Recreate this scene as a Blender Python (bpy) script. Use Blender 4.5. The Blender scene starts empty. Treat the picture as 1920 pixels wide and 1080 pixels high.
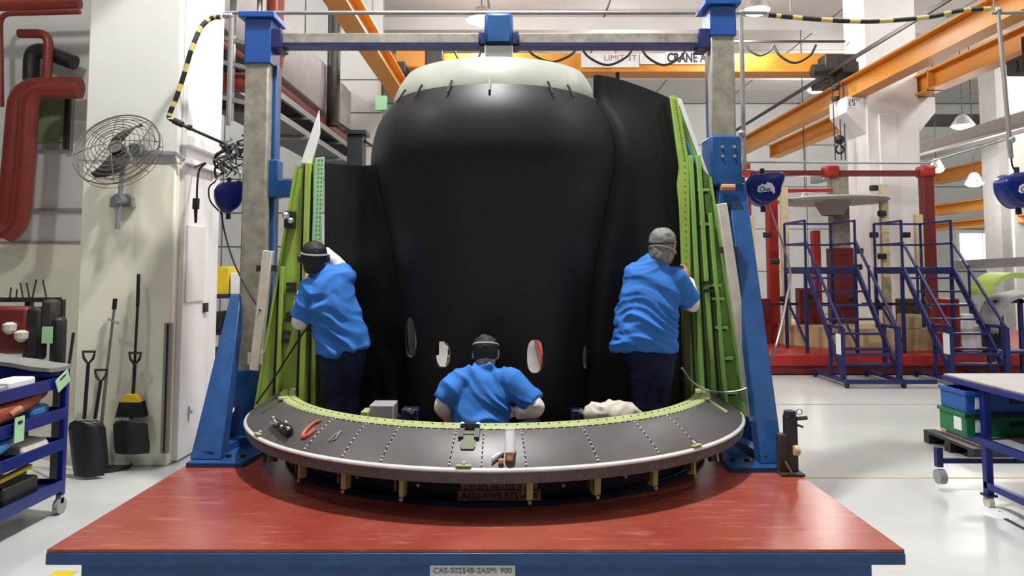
import bpy, bmesh, math, random
from mathutils import Vector, Matrix, noise
random.seed(7)
R = math.radians
PI = math.pi
sc = bpy.context.scene
COL = sc.collection

# ------------------------------------------------------------------ camera
FOC, PITCH, CAMH = 1387.0, R(4.0), 1.85
PPY = 503 - FOC * math.tan(PITCH)
cam_d = bpy.data.cameras.new('camera')
cam = bpy.data.objects.new('camera', cam_d)
COL.objects.link(cam)
cam_d.sensor_width = 36
cam_d.lens = 36 * FOC / 1920
cam_d.shift_y = -(540 - PPY) / 1920
cam_d.clip_end = 200
cam.location = (0, 0, CAMH)
cam.rotation_euler = (R(90) + PITCH, 0, 0)
sc.camera = cam

# ------------------------------------------------------------------ world, exposure
w = bpy.data.worlds.new('world')
sc.world = w
w.use_nodes = True
w.node_tree.nodes['Background'].inputs[0].default_value = (0.93, 0.97, 1.0, 1)
w.node_tree.nodes['Background'].inputs[1].default_value = 0.035
sc.view_settings.view_transform = 'Standard'
sc.view_settings.look = 'None'
sc.view_settings.gamma = 1
sc.view_settings.use_curve_mapping = False
sc.view_settings.exposure = -0.08
LAMP_W = 150.0          # watts of one high-bay lamp


def at(px, py, Y):
    """world point seen at a pixel of the photograph, on the upright plane Y metres away"""
    u, v = (px - 960) / FOC, -(py - PPY) / FOC
    d = Vector((u, math.cos(PITCH) - v * math.sin(PITCH), math.sin(PITCH) + v * math.cos(PITCH)))
    t = Y / d.y
    return Vector((0, 0, CAMH)) + d * t


def gr(px, py, z=0.0):
    """world point seen at a pixel, on the level plane z"""
    u, v = (px - 960) / FOC, -(py - PPY) / FOC
    d = Vector((u, math.cos(PITCH) - v * math.sin(PITCH), math.sin(PITCH) + v * math.cos(PITCH)))
    t = (z - CAMH) / d.z
    return Vector((0, 0, CAMH)) + d * t


# ------------------------------------------------------------------ materials
MATS = {}


def mat(name, col, rough=0.5, metal=0.0, var=0.12, scale=4.0, bump=0.0, bscale=60.0, emit=0.0, spec=0.5, trans=0.0, col2=None, coat=0.0):
    if name in MATS:
        return MATS[name]
    m = bpy.data.materials.new(name)
    m.use_nodes = True
    nt = m.node_tree
    b = nt.nodes['Principled BSDF']
    b.inputs['Roughness'].default_value = rough
    b.inputs['Metallic'].default_value = metal
    b.inputs['Specular IOR Level'].default_value = spec
    b.inputs['Coat Weight'].default_value = coat
    if trans:
        b.inputs['Transmission Weight'].default_value = trans
    c = tuple(col) + (1,)
    if var > 0 or col2:
        tc = nt.nodes.new('ShaderNodeTexCoord')
        nz = nt.nodes.new('ShaderNodeTexNoise')
        nz.inputs['Scale'].default_value = scale
        nz.inputs['Detail'].default_value = 4
        nz.inputs['Roughness'].default_value = 0.6
        rp = nt.nodes.new('ShaderNodeValToRGB')
        rp.color_ramp.elements[0].position = 0.3
        rp.color_ramp.elements[1].position = 0.7
        if col2:
            lo, hi = tuple(col2) + (1,), c
        else:
            lo = tuple(x * (1 - var) for x in col) + (1,)
            hi = tuple(min(1, x * (1 + var)) for x in col) + (1,)
        rp.color_ramp.elements[0].color = lo
        rp.color_ramp.elements[1].color = hi
        nt.links.new(tc.outputs['Object'], nz.inputs['Vector'])
        nt.links.new(nz.outputs['Fac'], rp.inputs['Fac'])
        nt.links.new(rp.outputs['Color'], b.inputs['Base Color'])
        mr = nt.nodes.new('ShaderNodeMapRange')
        mr.inputs['To Min'].default_value = max(0.02, rough - 0.08)
        mr.inputs['To Max'].default_value = min(1, rough + 0.08)
        nt.links.new(nz.outputs['Fac'], mr.inputs['Value'])
        nt.links.new(mr.outputs['Result'], b.inputs['Roughness'])
    else:
        b.inputs['Base Color'].default_value = c
    if bump > 0:
        tc2 = nt.nodes.new('ShaderNodeTexCoord')
        n2 = nt.nodes.new('ShaderNodeTexNoise')
        n2.inputs['Scale'].default_value = bscale
        n2.inputs['Detail'].default_value = 3
        bp = nt.nodes.new('ShaderNodeBump')
        bp.inputs['Strength'].default_value = bump
        bp.inputs['Distance'].default_value = 0.01
        nt.links.new(tc2.outputs['Object'], n2.inputs['Vector'])
        nt.links.new(n2.outputs['Fac'], bp.inputs['Height'])
        nt.links.new(bp.outputs['Normal'], b.inputs['Normal'])
    if emit > 0:
        b.inputs['Emission Color'].default_value = c
        b.inputs['Emission Strength'].default_value = emit
    MATS[name] = m
    return m


mat('white_paint', (0.78, 0.78, 0.75), 0.55, var=0.04)
mat('wall_white', (0.70, 0.70, 0.69), 0.6, var=0.05, scale=1.2)
mat('wall_cream', (0.88, 0.86, 0.71), 0.5, var=0.04, scale=1.5)
mat('pillar_white', (0.70, 0.70, 0.67), 0.55, var=0.03, scale=1.5)
mat('trim_white', (0.82, 0.82, 0.82), 0.5, var=0.03)
mat('ceiling_white', (0.64, 0.625, 0.61), 0.7, var=0.06, scale=0.7)
mat('seam_grey', (0.30, 0.29, 0.28), 0.7)
mat('blue_paint', (0.012, 0.072, 0.235), 0.38, var=0.22, scale=6, bump=0.04)
mat('blue_dark', (0.012, 0.019, 0.105), 0.42, var=0.2, scale=6)
mat('blue_cap', (0.010, 0.075, 0.33), 0.35, var=0.12)
mat('navy_drum', (0.004, 0.010, 0.045), 0.5)
mat('steel_column', (0.33, 0.31, 0.26), 0.5, metal=0.35, var=0.28, scale=9, bump=0.08, bscale=30)
mat('steel', (0.45, 0.45, 0.44), 0.35, metal=0.8, var=0.15)
mat('bright_metal', (0.78, 0.77, 0.75), 0.28, metal=0.85, var=0.08)
mat('pipe_grey', (0.32, 0.32, 0.32), 0.4, metal=0.5)
mat('dark_metal', (0.035, 0.034, 0.033), 0.45, metal=0.4, var=0.3, scale=12)
mat('rust_metal', (0.055, 0.042, 0.035), 0.6, metal=0.3, var=0.4, scale=20)
mat('black_rubber', (0.012, 0.012, 0.013), 0.55)
mat('black_plastic', (0.016, 0.017, 0.019), 0.42, var=0.2)
mat('carbon_black', (0.0080, 0.0087, 0.0100), 0.50, var=0.12, scale=2.5, spec=0.35)
mat('collar_mint', (0.36, 0.39, 0.34), 0.45, var=0.10, scale=3)
mat('green_primer', (0.34, 0.50, 0.085), 0.45, var=0.10, scale=3)
mat('green_primer_deep', (0.25, 0.46, 0.11), 0.45, var=0.12, scale=3)
mat('mint_primer', (0.34, 0.62, 0.36), 0.5, var=0.08)
mat('flange_green', (0.40, 0.46, 0.20), 0.5, var=0.10, scale=6)
mat('olive', (0.075, 0.09, 0.018), 0.5, var=0.2)
mat('ring_grey', (0.088, 0.080, 0.080), 0.42, var=0.14, scale=5)
mat('ring_under', (0.10, 0.10, 0.10), 0.45, var=0.2, scale=14)
mat('rivet', (0.80, 0.78, 0.76), 0.4, metal=0.0, var=0)
mat('red_pipe', (0.24, 0.035, 0.025), 0.35, var=0.12)
mat('red_rig', (0.36, 0.020, 0.016), 0.4, var=0.18)
mat('red_dark', (0.15, 0.014, 0.014), 0.45, var=0.18)
mat('orange_crane', (0.66, 0.27, 0.028), 0.42, var=0.08, scale=1.5)
mat('yellow', (0.72, 0.52, 0.02), 0.45)
mat('yellow_tape', (0.70, 0.58, 0.16), 0.5)
mat('smock_blue', (0.046, 0.195, 0.62), 0.8, var=0.10, scale=6, spec=0.2, bump=0.05, bscale=500)
mat('trouser_navy', (0.016, 0.024, 0.062), 0.85, var=0.25, scale=8, spec=0.2)
mat('sleeve_white', (0.80, 0.79, 0.78), 0.75, var=0.05, spec=0.2)
mat('skin', (0.45, 0.26, 0.17), 0.55, var=0.06)
mat('hair_black', (0.010, 0.009, 0.009), 0.6, var=0.3, scale=40, bump=0.5, bscale=120)
mat('hair_grey', (0.20, 0.20, 0.19), 0.6, var=0.5, scale=30, bump=0.5, bscale=120)
mat('strap_grey', (0.42, 0.41, 0.39), 0.55)
mat('wood', (0.52, 0.40, 0.22), 0.6, var=0.16, scale=5)
mat('wood_pale', (0.62, 0.52, 0.34), 0.6, var=0.14, scale=5)
mat('cardboard', (0.62, 0.47, 0.27), 0.7)
mat('paper_white', (0.82, 0.83, 0.84), 0.6, var=0.02)
mat('ink_black', (0.02, 0.02, 0.02), 0.6, var=0)
mat('ink_grey', (0.22, 0.21, 0.20), 0.6, var=0)
mat('ink_pink', (0.45, 0.20, 0.20), 0.6, var=0)
mat('tag_green', (0.42, 0.70, 0.42), 0.6, var=0.03)
mat('plate_beige', (0.30, 0.26, 0.23), 0.5, var=0.1)
mat('balancer_blue', (0.006, 0.016, 0.17), 0.3, var=0.12)
mat('mat_grey', (0.22, 0.22, 0.21), 0.7)
mat('crate_blue', (0.012, 0.10, 0.40), 0.4)
mat('crate_green', (0.006, 0.17, 0.055), 0.4)
mat('panel_blue', (0.05, 0.22, 0.50), 0.4)
mat('duct_red', (0.32, 0.055, 0.025), 0.45, var=0.2)
mat('red_label', (0.55, 0.12, 0.06), 0.5)
mat('copper_tip', (0.55, 0.25, 0.13), 0.4)
mat('beige_bag', (0.62, 0.58, 0.50), 0.7, var=0.12, scale=8)
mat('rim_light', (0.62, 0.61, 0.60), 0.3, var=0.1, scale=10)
mat('grey_box', (0.33, 0.33, 0.34), 0.5, var=0.12)
mat('fan_blade', (0.035, 0.030, 0.026), 0.4)
mat('fan_guard', (0.13, 0.11, 0.10), 0.45, metal=0.2)
mat('fan_grey', (0.28, 0.29, 0.30), 0.45)
mat('concrete_grey', (0.42, 0.41, 0.40), 0.7, var=0.08)
mat('vent_dark', (0.08, 0.08, 0.08), 0.6)
mat('window_green', (0.20, 0.28, 0.15), 0.15, var=0.2, scale=2)
mat('greenhouse_lime', (0.40, 0.55, 0.12), 0.5)
mat('lamp_glow', (1.0, 0.98, 0.94), 0.3, var=0, emit=40.0)
mat('window_glow', (0.95, 1.0, 0.93), 0.3, var=0.05, scale=2, emit=1.3)


def stripe_mat(name, ca, cb, n):
    """stripes along a hose: V of the tube's UV"""
    m = bpy.data.materials.new(name)
    m.use_nodes = True
    nt = m.node_tree
    b = nt.nodes['Principled BSDF']
    b.inputs['Roughness'].default_value = 0.5
    uv = nt.nodes.new('ShaderNodeTexCoord')
    sp = nt.nodes.new('ShaderNodeSeparateXYZ')
    mu = nt.nodes.new('ShaderNodeMath'); mu.operation = 'MULTIPLY'; mu.inputs[1].default_value = n
    fr = nt.nodes.new('ShaderNodeMath'); fr.operation = 'FRACT'
    gt = nt.nodes.new('ShaderNodeMath'); gt.operation = 'GREATER_THAN'; gt.inputs[1].default_value = 0.62
    mx = nt.nodes.new('ShaderNodeMix'); mx.data_type = 'RGBA'
    mx.inputs['A'].default_value = tuple(ca) + (1,)
    mx.inputs['B'].default_value = tuple(cb) + (1,)
    nt.links.new(uv.outputs['UV'], sp.inputs[0])
    nt.links.new(sp.outputs['Y'], mu.inputs[0])
    nt.links.new(mu.outputs[0], fr.inputs[0])
    nt.links.new(fr.outputs[0], gt.inputs[0])
    nt.links.new(gt.outputs[0], mx.inputs['Factor'])
    nt.links.new(mx.outputs['Result'], b.inputs['Base Color'])
    MATS[name] = m


stripe_mat('hazard_hose', (0.012, 0.012, 0.012), (0.62, 0.50, 0.16), 9)


def floor_mat():
    m = bpy.data.materials.new('epoxy_floor')
    m.use_nodes = True
    nt = m.node_tree
    b = nt.nodes['Principled BSDF']
    tc = nt.nodes.new('ShaderNodeTexCoord')
    n1 = nt.nodes.new('ShaderNodeTexNoise'); n1.inputs['Scale'].default_value = 0.6; n1.inputs['Detail'].default_value = 6
    rp = nt.nodes.new('ShaderNodeValToRGB')
    rp.color_ramp.elements[0].position = 0.35; rp.color_ramp.elements[0].color = (0.52, 0.545, 0.54, 1)
    rp.color_ramp.elements[1].position = 0.65; rp.color_ramp.elements[1].color = (0.62, 0.64, 0.63, 1)
    nt.links.new(tc.outputs['Object'], n1.inputs['Vector'])
    nt.links.new(n1.outputs['Fac'], rp.inputs['Fac'])
    nt.links.new(rp.outputs['Color'], b.inputs['Base Color'])
    b.inputs['Roughness'].default_value = 0.28
    MATS['epoxy_floor'] = m


def deck_red_mat():
    m = bpy.data.materials.new('deck_red')
    m.use_nodes = True
    nt = m.node_tree
    b = nt.nodes['Principled BSDF']
    tc = nt.nodes.new('ShaderNodeTexCoord')
    n1 = nt.nodes.new('ShaderNodeTexNoise'); n1.inputs['Scale'].default_value = 1.6; n1.inputs['Detail'].default_value = 6
    mp = nt.nodes.new('ShaderNodeMapping'); mp.inputs['Scale'].default_value = (1.5, 9, 1)
    n2 = nt.nodes.new('ShaderNodeTexNoise'); n2.inputs['Scale'].default_value = 2.0; n2.inputs['Detail'].default_value = 8; n2.inputs['Roughness'].default_value = 0.7
    rp = nt.nodes.new('ShaderNodeValToRGB')
    rp.color_ramp.elements[0].position = 0.3; rp.color_ramp.elements[0].color = (0.25, 0.038, 0.026, 1)
    rp.color_ramp.elements[1].position = 0.72; rp.color_ramp.elements[1].color = (0.37, 0.090, 0.062, 1)
    r2 = nt.nodes.new('ShaderNodeValToRGB')
    r2.color_ramp.elements[0].position = 0.54; r2.color_ramp.elements[0].color = (0, 0, 0, 1)
    r2.color_ramp.elements[1].position = 0.78; r2.color_ramp.elements[1].color = (1, 1, 1, 1)
    mx = nt.nodes.new('ShaderNodeMix'); mx.data_type = 'RGBA'
    mx.inputs['B'].default_value = (0.46, 0.20, 0.16, 1)
    nt.links.new(tc.outputs['Object'], n1.inputs['Vector'])
    nt.links.new(tc.outputs['Object'], mp.inputs['Vector'])
    nt.links.new(mp.outputs['Vector'], n2.inputs['Vector'])
    nt.links.new(n1.outputs['Fac'], rp.inputs['Fac'])
    nt.links.new(n2.outputs['Fac'], r2.inputs['Fac'])
    nt.links.new(r2.outputs['Color'], mx.inputs['Factor'])
    nt.links.new(rp.outputs['Color'], mx.inputs['A'])
    nt.links.new(mx.outputs['Result'], b.inputs['Base Color'])
    b.inputs['Roughness'].default_value = 0.24
    MATS['deck_red'] = m


floor_mat()
deck_red_mat()


# ------------------------------------------------------------------ mesh builder
class MB:
    def __init__(s):
        s.v, s.f, s.uv = [], [], {}

    def add(s, vs, fs):
        o = len(s.v)
        s.v += [Vector(p) for p in vs]
        s.f += [tuple(i + o for i in f) for f in fs]
        return s

    def box(s, x0, x1, y0, y1, z0, z1, M=None):
        vs = [Vector((x, y, z)) for z in (z0, z1) for y in (y0, y1) for x in (x0, x1)]
        if M:
            vs = [M @ p for p in vs]
        return s.add(vs, [(0, 2, 3, 1), (4, 5, 7, 6), (0, 1, 5, 4), (2, 6, 7, 3), (0, 4, 6, 2), (1, 3, 7, 5)])

    def bar(s, a, b, wx, wy, up=(0, 0, 1)):
        """rectangular bar from a to b"""
        a, b = Vector(a), Vector(b)
        d = (b - a).normalized()
        u = Vector(up)
        if abs(d.dot(u)) > 0.98:
            u = Vector((0, 1, 0))
        x = d.cross(u).normalized()
        y = x.cross(d).normalized()
        vs = []
        for p in (a, b):
            for sy in (-1, 1):
                for sx in (-1, 1):
                    vs.append(p + x * (sx * wx / 2) + y * (sy * wy / 2))
        return s.add(vs, [(0, 2, 3, 1), (4, 5, 7, 6), (0, 1, 5, 4), (2, 6, 7, 3), (0, 4, 6, 2), (1, 3, 7, 5)])

    def cyl(s, a, b, r, n=12, r2=None, cap=True):
        return s.tube([a, b], [r, r if r2 is None else r2], n, cap)

    def tube(s, pts, r, n=8, cap=True, closed=False):
        pts = [Vector(p) for p in pts]
        k = len(pts)
        rs = r if isinstance(r, (list, tuple)) else [r] * k
        o = len(s.v)
        prev = None
        L = 0
        for i, p in enumerate(pts):
            if closed:
                d = pts[(i + 1) % k] - pts[i - 1]
            else:
                d = pts[min(i + 1, k - 1)] - pts[max(i - 1, 0)]
            d.normalize()
            if prev is None:
                u = Vector((0, 0, 1)) if abs(d.z) < 0.9 else Vector((1, 0, 0))
                x = d.cross(u).normalized()
            else:
                x = (prev - d * prev.dot(d)).normalized()
            prev = x
            y = d.cross(x)
            for j in range(n):
                t = 2 * PI * j / n
                s.v.append(p + (x * math.cos(t) + y * math.sin(t)) * rs[i])
        m = k if closed else k - 1
        for i in range(m):
            for j in range(n):
                a0, a1 = o + i * n + j, o + i * n + (j + 1) % n
                b0, b1 = o + ((i + 1) % k) * n + j, o + ((i + 1) % k) * n + (j + 1) % n
                s.uv[len(s.f)] = ((j / n, i / max(1, m)), ((j + 1) / n, i / max(1, m)), ((j + 1) / n, (i + 1) / max(1, m)), (j / n, (i + 1) / max(1, m)))
                s.f.append((a0, a1, b1, b0))
        if cap and not closed:
            s.f.append(tuple(o + j for j in reversed(range(n))))
            s.f.append(tuple(o + (k - 1) * n + j for j in range(n)))
        return s

    def prism(s, poly, a, b):
        """poly: list of 3D points; extruded by vector b-a"""
        d = Vector(b) - Vector(a)
        n = len(poly)
        vs = [Vector(p) for p in poly] + [Vector(p) + d for p in poly]
        fs = [tuple(reversed(range(n))), tuple(range(n, 2 * n))]
        fs += [(i, (i + 1) % n, n + (i + 1) % n, n + i) for i in range(n)]
        return s.add(vs, fs)

    def lathe(s, prof, c, n=24, a0=0, a1=2 * PI, close_prof=False):
        """prof: (r, z); angle 0 faces -Y (the camera side), positive to +X"""
        full = abs(a1 - a0 - 2 * PI) < 1e-6
        m = n if full else n + 1
        o = len(s.v)
        k = len(prof)
        for i in range(m):
            t = a0 + (a1 - a0) * i / n
            for r, z in prof:
                s.v.append(Vector((c[0] + r * math.sin(t), c[1] - r * math.cos(t), c[2] + z)))
        kk = k if close_prof else k - 1
        for i in range(n):
            i2 = (i + 1) % m
            for j in range(kk):
                j2 = (j + 1) % k
                s.f.append((o + i * k + j, o + i2 * k + j, o + i2 * k + j2, o + i * k + j2))
        if close_prof and not full:
            s.f.append(tuple(o + j for j in range(k)))
            s.f.append(tuple(o + (m - 1) * k + j for j in reversed(range(k))))
        return s

    def sphere(s, c, r, n=12, m=8, sz=1.0):
        c = Vector(c)
        prof = [(r * math.sin(PI * j / m), -r * sz * math.cos(PI * j / m)) for j in range(m + 1)]
        prof[0] = (1e-4, prof[0][1]); prof[-1] = (1e-4, prof[-1][1])
        return s.lathe(prof, c, n)

    def grid(s, rows, thick=0.0, nrm=None):
        """rows of points -> sheet; with thickness along nrm or the y axis"""
        o = len(s.v)
        a, b = len(rows), len(rows[0])
        for r in rows:
            s.v += [Vector(p) for p in r]
        for i in range(a - 1):
            for j in range(b - 1):
                s.f.append((o + i * b + j, o + i * b + j + 1, o + (i + 1) * b + j + 1, o + (i + 1) * b + j))
        if thick:
            d = Vector(nrm or (0, 1, 0)) * thick
            o2 = len(s.v)
            for r in rows:
                s.v += [Vector(p) + d for p in r]
            for i in range(a - 1):
                for j in range(b - 1):
                    s.f.append((o2 + i * b + j, o2 + (i + 1) * b + j, o2 + (i + 1) * b + j + 1, o2 + i * b + j + 1))
            edge = [(0, j) for j in range(b)] + [(i, b - 1) for i in range(1, a)] + [(a - 1, j) for j in range(b - 2, -1, -1)] + [(i, 0) for i in range(a - 2, 0, -1)]
            ne = len(edge)
            for q in range(ne):
                i, j = edge[q]; k, l = edge[(q + 1) % ne]
                s.f.append((o + i * b + j, o2 + i * b + j, o2 + k * b + l, o + k * b + l))
        return s

    def mesh(s, name, off=Vector((0, 0, 0)), smooth=True, angle=35):
        me = bpy.data.meshes.new(name)
        me.from_pydata([tuple(p - off) for p in s.v], [], s.f)
        if s.uv:
            ul = me.uv_layers.new(name='UVMap')
            for p in me.polygons:
                if p.index in s.uv:
                    for li, c in zip(p.loop_indices, s.uv[p.index]):
                        ul.data[li].uv = c
        bm = bmesh.new(); bm.from_mesh(me)
        bmesh.ops.recalc_face_normals(bm, faces=bm.faces)
        bm.to_mesh(me); bm.free()
        if smooth:
            for p in me.polygons:
                p.use_smooth = True
            me.set_sharp_from_angle(angle=R(angle))
        return me

    def build(s, name, m, parent=None, bevel=0.0, smooth=True, angle=35, local=False, loc=None):
        off = Vector((0, 0, 0))
        if not local:
            q = parent
            while q is not None:
                off += q.location
                q = q.parent
        base = Vector(loc) - off if loc is not None else Vector((0, 0, 0))
        me = s.mesh(name, off + base if loc is not None else off, smooth, angle)
        me.materials.append(MATS[m] if isinstance(m, str) else m)
        o = bpy.data.objects.new(name, me)
        COL.objects.link(o)
        o.parent = parent
        o.location = base
        if bevel:
            bv = o.modifiers.new('bevel', 'BEVEL')
            bv.width = bevel; bv.segments = 2; bv.limit_method = 'ANGLE'; bv.angle_limit = R(40)
        return o


def mk():
    return MB()


def thing(name, label, cat, loc=(0, 0, 0), group=None, rz=0.0):
    o = bpy.data.objects.new(name, None)
    COL.objects.link(o)
    o.location = loc
    o.rotation_euler = (0, 0, rz)
    o.empty_display_size = 0.1
    o['label'] = label
    o['category'] = cat
    if group:
        o['group'] = group
    return o


def tag(o, label, cat, group=None, kind=None):
    o['label'] = label
    o['category'] = cat
    if group:
        o['group'] = group
    if kind:
        o['kind'] = kind
    return o


def struct(o, label=None):
    o['kind'] = 'structure'
    if label:
        o['label'] = label
    return o


def copy_tree(o, parent=None):
    c = o.copy()
    COL.objects.link(c)
    c.parent = parent
    for ch in [x for x in bpy.data.objects if x.parent == o]:
        copy_tree(ch, c)
    return c


def text_mesh(name, body, size, m, parent, loc, rot=(R(90), 0, 0), extrude=0.001, width=None, align='CENTER', bold=0.0):
    cu = bpy.data.curves.new(name, 'FONT')
    cu.body = body
    cu.size = size
    cu.align_x = align
    cu.align_y = 'CENTER'
    cu.extrude = extrude
    cu.offset = bold
    cu.resolution_u = 3
    t = bpy.data.objects.new('tmp_text', cu)
    COL.objects.link(t)
    bpy.context.view_layer.update()
    me = bpy.data.meshes.new_from_object(t.evaluated_get(bpy.context.evaluated_depsgraph_get()))
    bpy.data.objects.remove(t)
    me.name = name
    if width:
        xs = [v.co.x for v in me.vertices]
        k = width / (max(xs) - min(xs))
        for v in me.vertices:
            v.co.x *= k
    me.materials.clear()
    me.materials.append(MATS[m])
    o = bpy.data.objects.new(name, me)
    COL.objects.link(o)
    off = Vector((0, 0, 0)); q = parent
    while q is not None:
        off += q.location; q = q.parent
    o.parent = parent
    o.location = Vector(loc) - off
    o.rotation_euler = rot
    return o


def evaluated(o):
    """bake the modifiers of o into its mesh"""
    bpy.context.view_layer.update()
    me = bpy.data.meshes.new_from_object(o.evaluated_get(bpy.context.evaluated_depsgraph_get()))
    old = o.data
    o.modifiers.clear()
    o.data = me
    bpy.data.meshes.remove(old)
    return o


def spline(pts, n=8):
    """Catmull-Rom through points"""
    P = [Vector(p) for p in pts]
    P = [P[0] * 2 - P[1]] + P + [P[-1] * 2 - P[-2]]
    out = []
    for i in range(1, len(P) - 2):
        for k in range(n):
            t = k / n
            a, b, c, d = P[i - 1], P[i], P[i + 1], P[i + 2]
            out.append(0.5 * ((2 * b) + (c - a) * t + (2 * a - 5 * b + 4 * c - d) * t * t + (3 * b - a - 3 * c + d) * t ** 3))
    out.append(P[-2])
    return out


def cable(name, pts, r, m, parent=None, n=6, seg=8):
    return mk().tube(spline(pts, seg), r, n).build(name, m, parent)

# ================================================================== THE HALL
CEIL = 8.6
BACK = 30.0
LEFTX, RIGHTX = -16.0, 24.0
fl = struct(mk().box(LEFTX, RIGHTX, -8, BACK + .3, -0.3, 0).build('floor', 'epoxy_floor'))
ce = struct(mk().box(LEFTX, RIGHTX, -8, BACK + .3, CEIL + 0.04, CEIL + 0.3).build('ceiling', 'seam_grey'))
for i in range(13):                          # ceiling boards, told apart by their seams
    for j in range(12):
        x0, y0 = LEFTX + i * 3.08, 0.0 + j * 2.5
        mk().box(x0 + .03, x0 + 3.05, y0 + .03, y0 + 2.47, CEIL, CEIL + .05).build('ceiling_panel', 'ceiling_white', ce, smooth=False)
for i, y in enumerate((9.5, 13.5, 19.5, 24.5)):      # downstand ribs of the roof
    struct(mk().box(LEFTX, RIGHTX, y, y + .28, CEIL - .35, CEIL).build('trim_%d' % (i + 1), 'wall_white'))
wb = struct(mk().box(LEFTX, RIGHTX, BACK + .05, BACK + .3, 0, CEIL).build('wall_back', 'seam_grey'))
for i in range(10):                          # cladding boards of the back wall
    for j in range(5):
        x0, z0 = LEFTX + i * 4, j * 1.72
        mk().box(x0 + .02, x0 + 3.98, BACK, BACK + .06, z0 + .02, z0 + 1.70).build('cladding_panel', 'wall_white', wb, smooth=False)
struct(mk().box(RIGHTX, RIGHTX + .3, -8, BACK, 0, CEIL).build('wall_right', 'wall_white'))
# wall behind the cable trays, facing the camera
wl = struct(mk().box(-14, -3.05, 17.06, 17.3, 0, CEIL).build('wall_left', 'seam_grey'))
for i in range(6):
    for j in range(11):
        x0, z0 = -13.95 + i * 1.82, j * .78
        mk().box(x0 + .015, x0 + 1.80, 17.0, 17.08, z0 + .015, z0 + .765).build('cladding_panel', 'wall_white', wl, smooth=False)
# wall left of the pillar with the red pipes
wn = struct(mk().box(-14, -4.45, 10.0, 10.3, 0, CEIL).build('wall_near_left', 'wall_white'))
mk().box(-14, -4.5, 9.95, 10.0, 2.62, 2.66).build('ledge', 'seam_grey', wn)
mk().box(-14, -4.5, 9.97, 10.0, 2.18, 2.215).build('ledge', 'seam_grey', wn)
mk().box(-14, -4.5, 9.985, 10.0, 0.0, 2.18).build('dado', 'wall_cream', wn)
# small green window in it
p0, p1 = at(64, 268, 9.98), at(126, 176, 9.98)
w1 = struct(mk().box(p0.x - .1, p1.x + .1, 9.93, 10.02, p0.z - .1, p1.z + .1).build('window_1', 'seam_grey'))
mk().box(p0.x, p1.x + .03, 9.91, 9.935, p0.z, p1.z).build('pane', 'window_green', w1)
mk().box(p1.x + .03, p1.x + .09, 9.88, 9.94, p0.z - .1, p1.z + .1).build('frame', 'dark_metal', w1)
# bright window far right
q0, q1 = at(1800, 500, BACK - .1), at(1885, 438, BACK - .1)
w2 = struct(mk().box(q0.x - .15, q1.x + .15, BACK - .12, BACK, q0.z - .15, q1.z + .15).build('window_2', 'white_paint'))
for k in range(2):
    xx = q0.x + (q1.x - q0.x) * k / 2
    mk().box(xx + .03, xx + (q1.x - q0.x) / 2 - .03, BACK - .15, BACK - .11, q0.z, q1.z).build('pane', 'window_glow', w2)
# floor joints and tape
struct(mk().box(gr(1500, 897).x, 12, gr(1600, 897).y, gr(1600, 897).y + .022, 0, .003).build('trim_5', 'wood'))
struct(mk().box(-6, 12, 10.2, 10.22, 0, .003).build('trim_6', 'seam_grey'))
g0, g1 = gr(100, 1079), gr(132, 1068)
struct(mk().box(g0.x - .02, g1.x + .06, g0.y - .04, g0.y + .06, 0, .003).build('trim_7', 'yellow'))
a, b = gr(1866, 963), gr(1935, 1000)
struct(mk().bar((a.x, a.y, .003), (b.x, b.y, .003), .03, .004).build('trim_8', 'black_rubber'))

# -------------------------------------------------- pillar beside the tool (left)
PX0, PX1, PY0, PY1 = -4.13, -3.24, 7.08, 7.95
pil = thing('concrete_pillar', 'thick square white and cream pillar carrying the wall fan', 'pillar', (-3.7, 7.4, 0))
mk().box(PX0, PX1, PY0, PY1, 2.86, CEIL).build('shaft', 'pillar_white', pil, bevel=.015)
mk().box(PX0 - .004, PX1 + .004, PY0 - .004, PY1 + .004, 0, 2.86).build('dado', 'wall_cream', pil, bevel=.015)
mk().box(PX1, PX1 + .055, PY0 + .10, PY1 + .02, 0.02, CEIL).build('side_panel', 'trim_white', pil, bevel=.008)
mk().box(PX1 + .055, PX1 + .075, PY1 - .16, PY1 + .02, 0.02, CEIL).build('corner_strip', 'trim_white', pil)
for zz in (1.52,):
    mk().box(PX1 + .055, PX1 + .07, PY0 + .15, PY1 - .3, zz, zz + .75).build('notice_panel', 'wall_white', pil)
c = thing('cable_channel', 'brown metal cable channel with dark slot low on the white pillar', 'cable channel', (PX1 - .1, PY0, .1))
u0, u1 = at(301, 850, PY0 - .03), at(324, 605, PY0 - .03)
mk().box(u0.x, u1.x, PY0 - .045, PY0 - .004, u0.z, u1.z).build('channel', 'plate_beige', c, bevel=.004)
mk().box(u0.x + .03, u1.x - .03, PY0 - .052, PY0 - .03, u0.z + .01, u1.z - .01).build('slot', 'black_rubber', c)
# white conduits around the pillar, the pendant plug and hooks
c = thing('white_conduit', 'bent white square conduit on the pillar beside the fan', 'conduit', at(330, 290, PY0 - .05))
pts = [at(250, 284, PY0 - .03), at(330, 288, PY0 - .03), at(345, 300, PY0 - .03)]
for k in range(2):
    mk().bar(pts[k], pts[k + 1], .035, .035).build('conduit_run', 'fan_grey', c)
mk().box(pts[0].x - .01, pts[0].x + .10, PY0 - .10, PY0 - .005, pts[0].z - .05, pts[0].z + .07).build('junction_box', 'fan_grey', c, bevel=.006)
mk().bar((PX1 + .09, PY0 + .02, at(330, 262, PY0).z), (PX1 + .09, PY1, at(330, 262, PY0).z), .07, .09).build('conduit_run', 'trim_white', c)
mk().bar((PX1 + .09, PY0 + .02, at(330, 300, PY0).z), (PX1 + .09, PY1, at(330, 300, PY0).z), .05, .05).build('conduit_run', 'trim_white', c)
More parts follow.
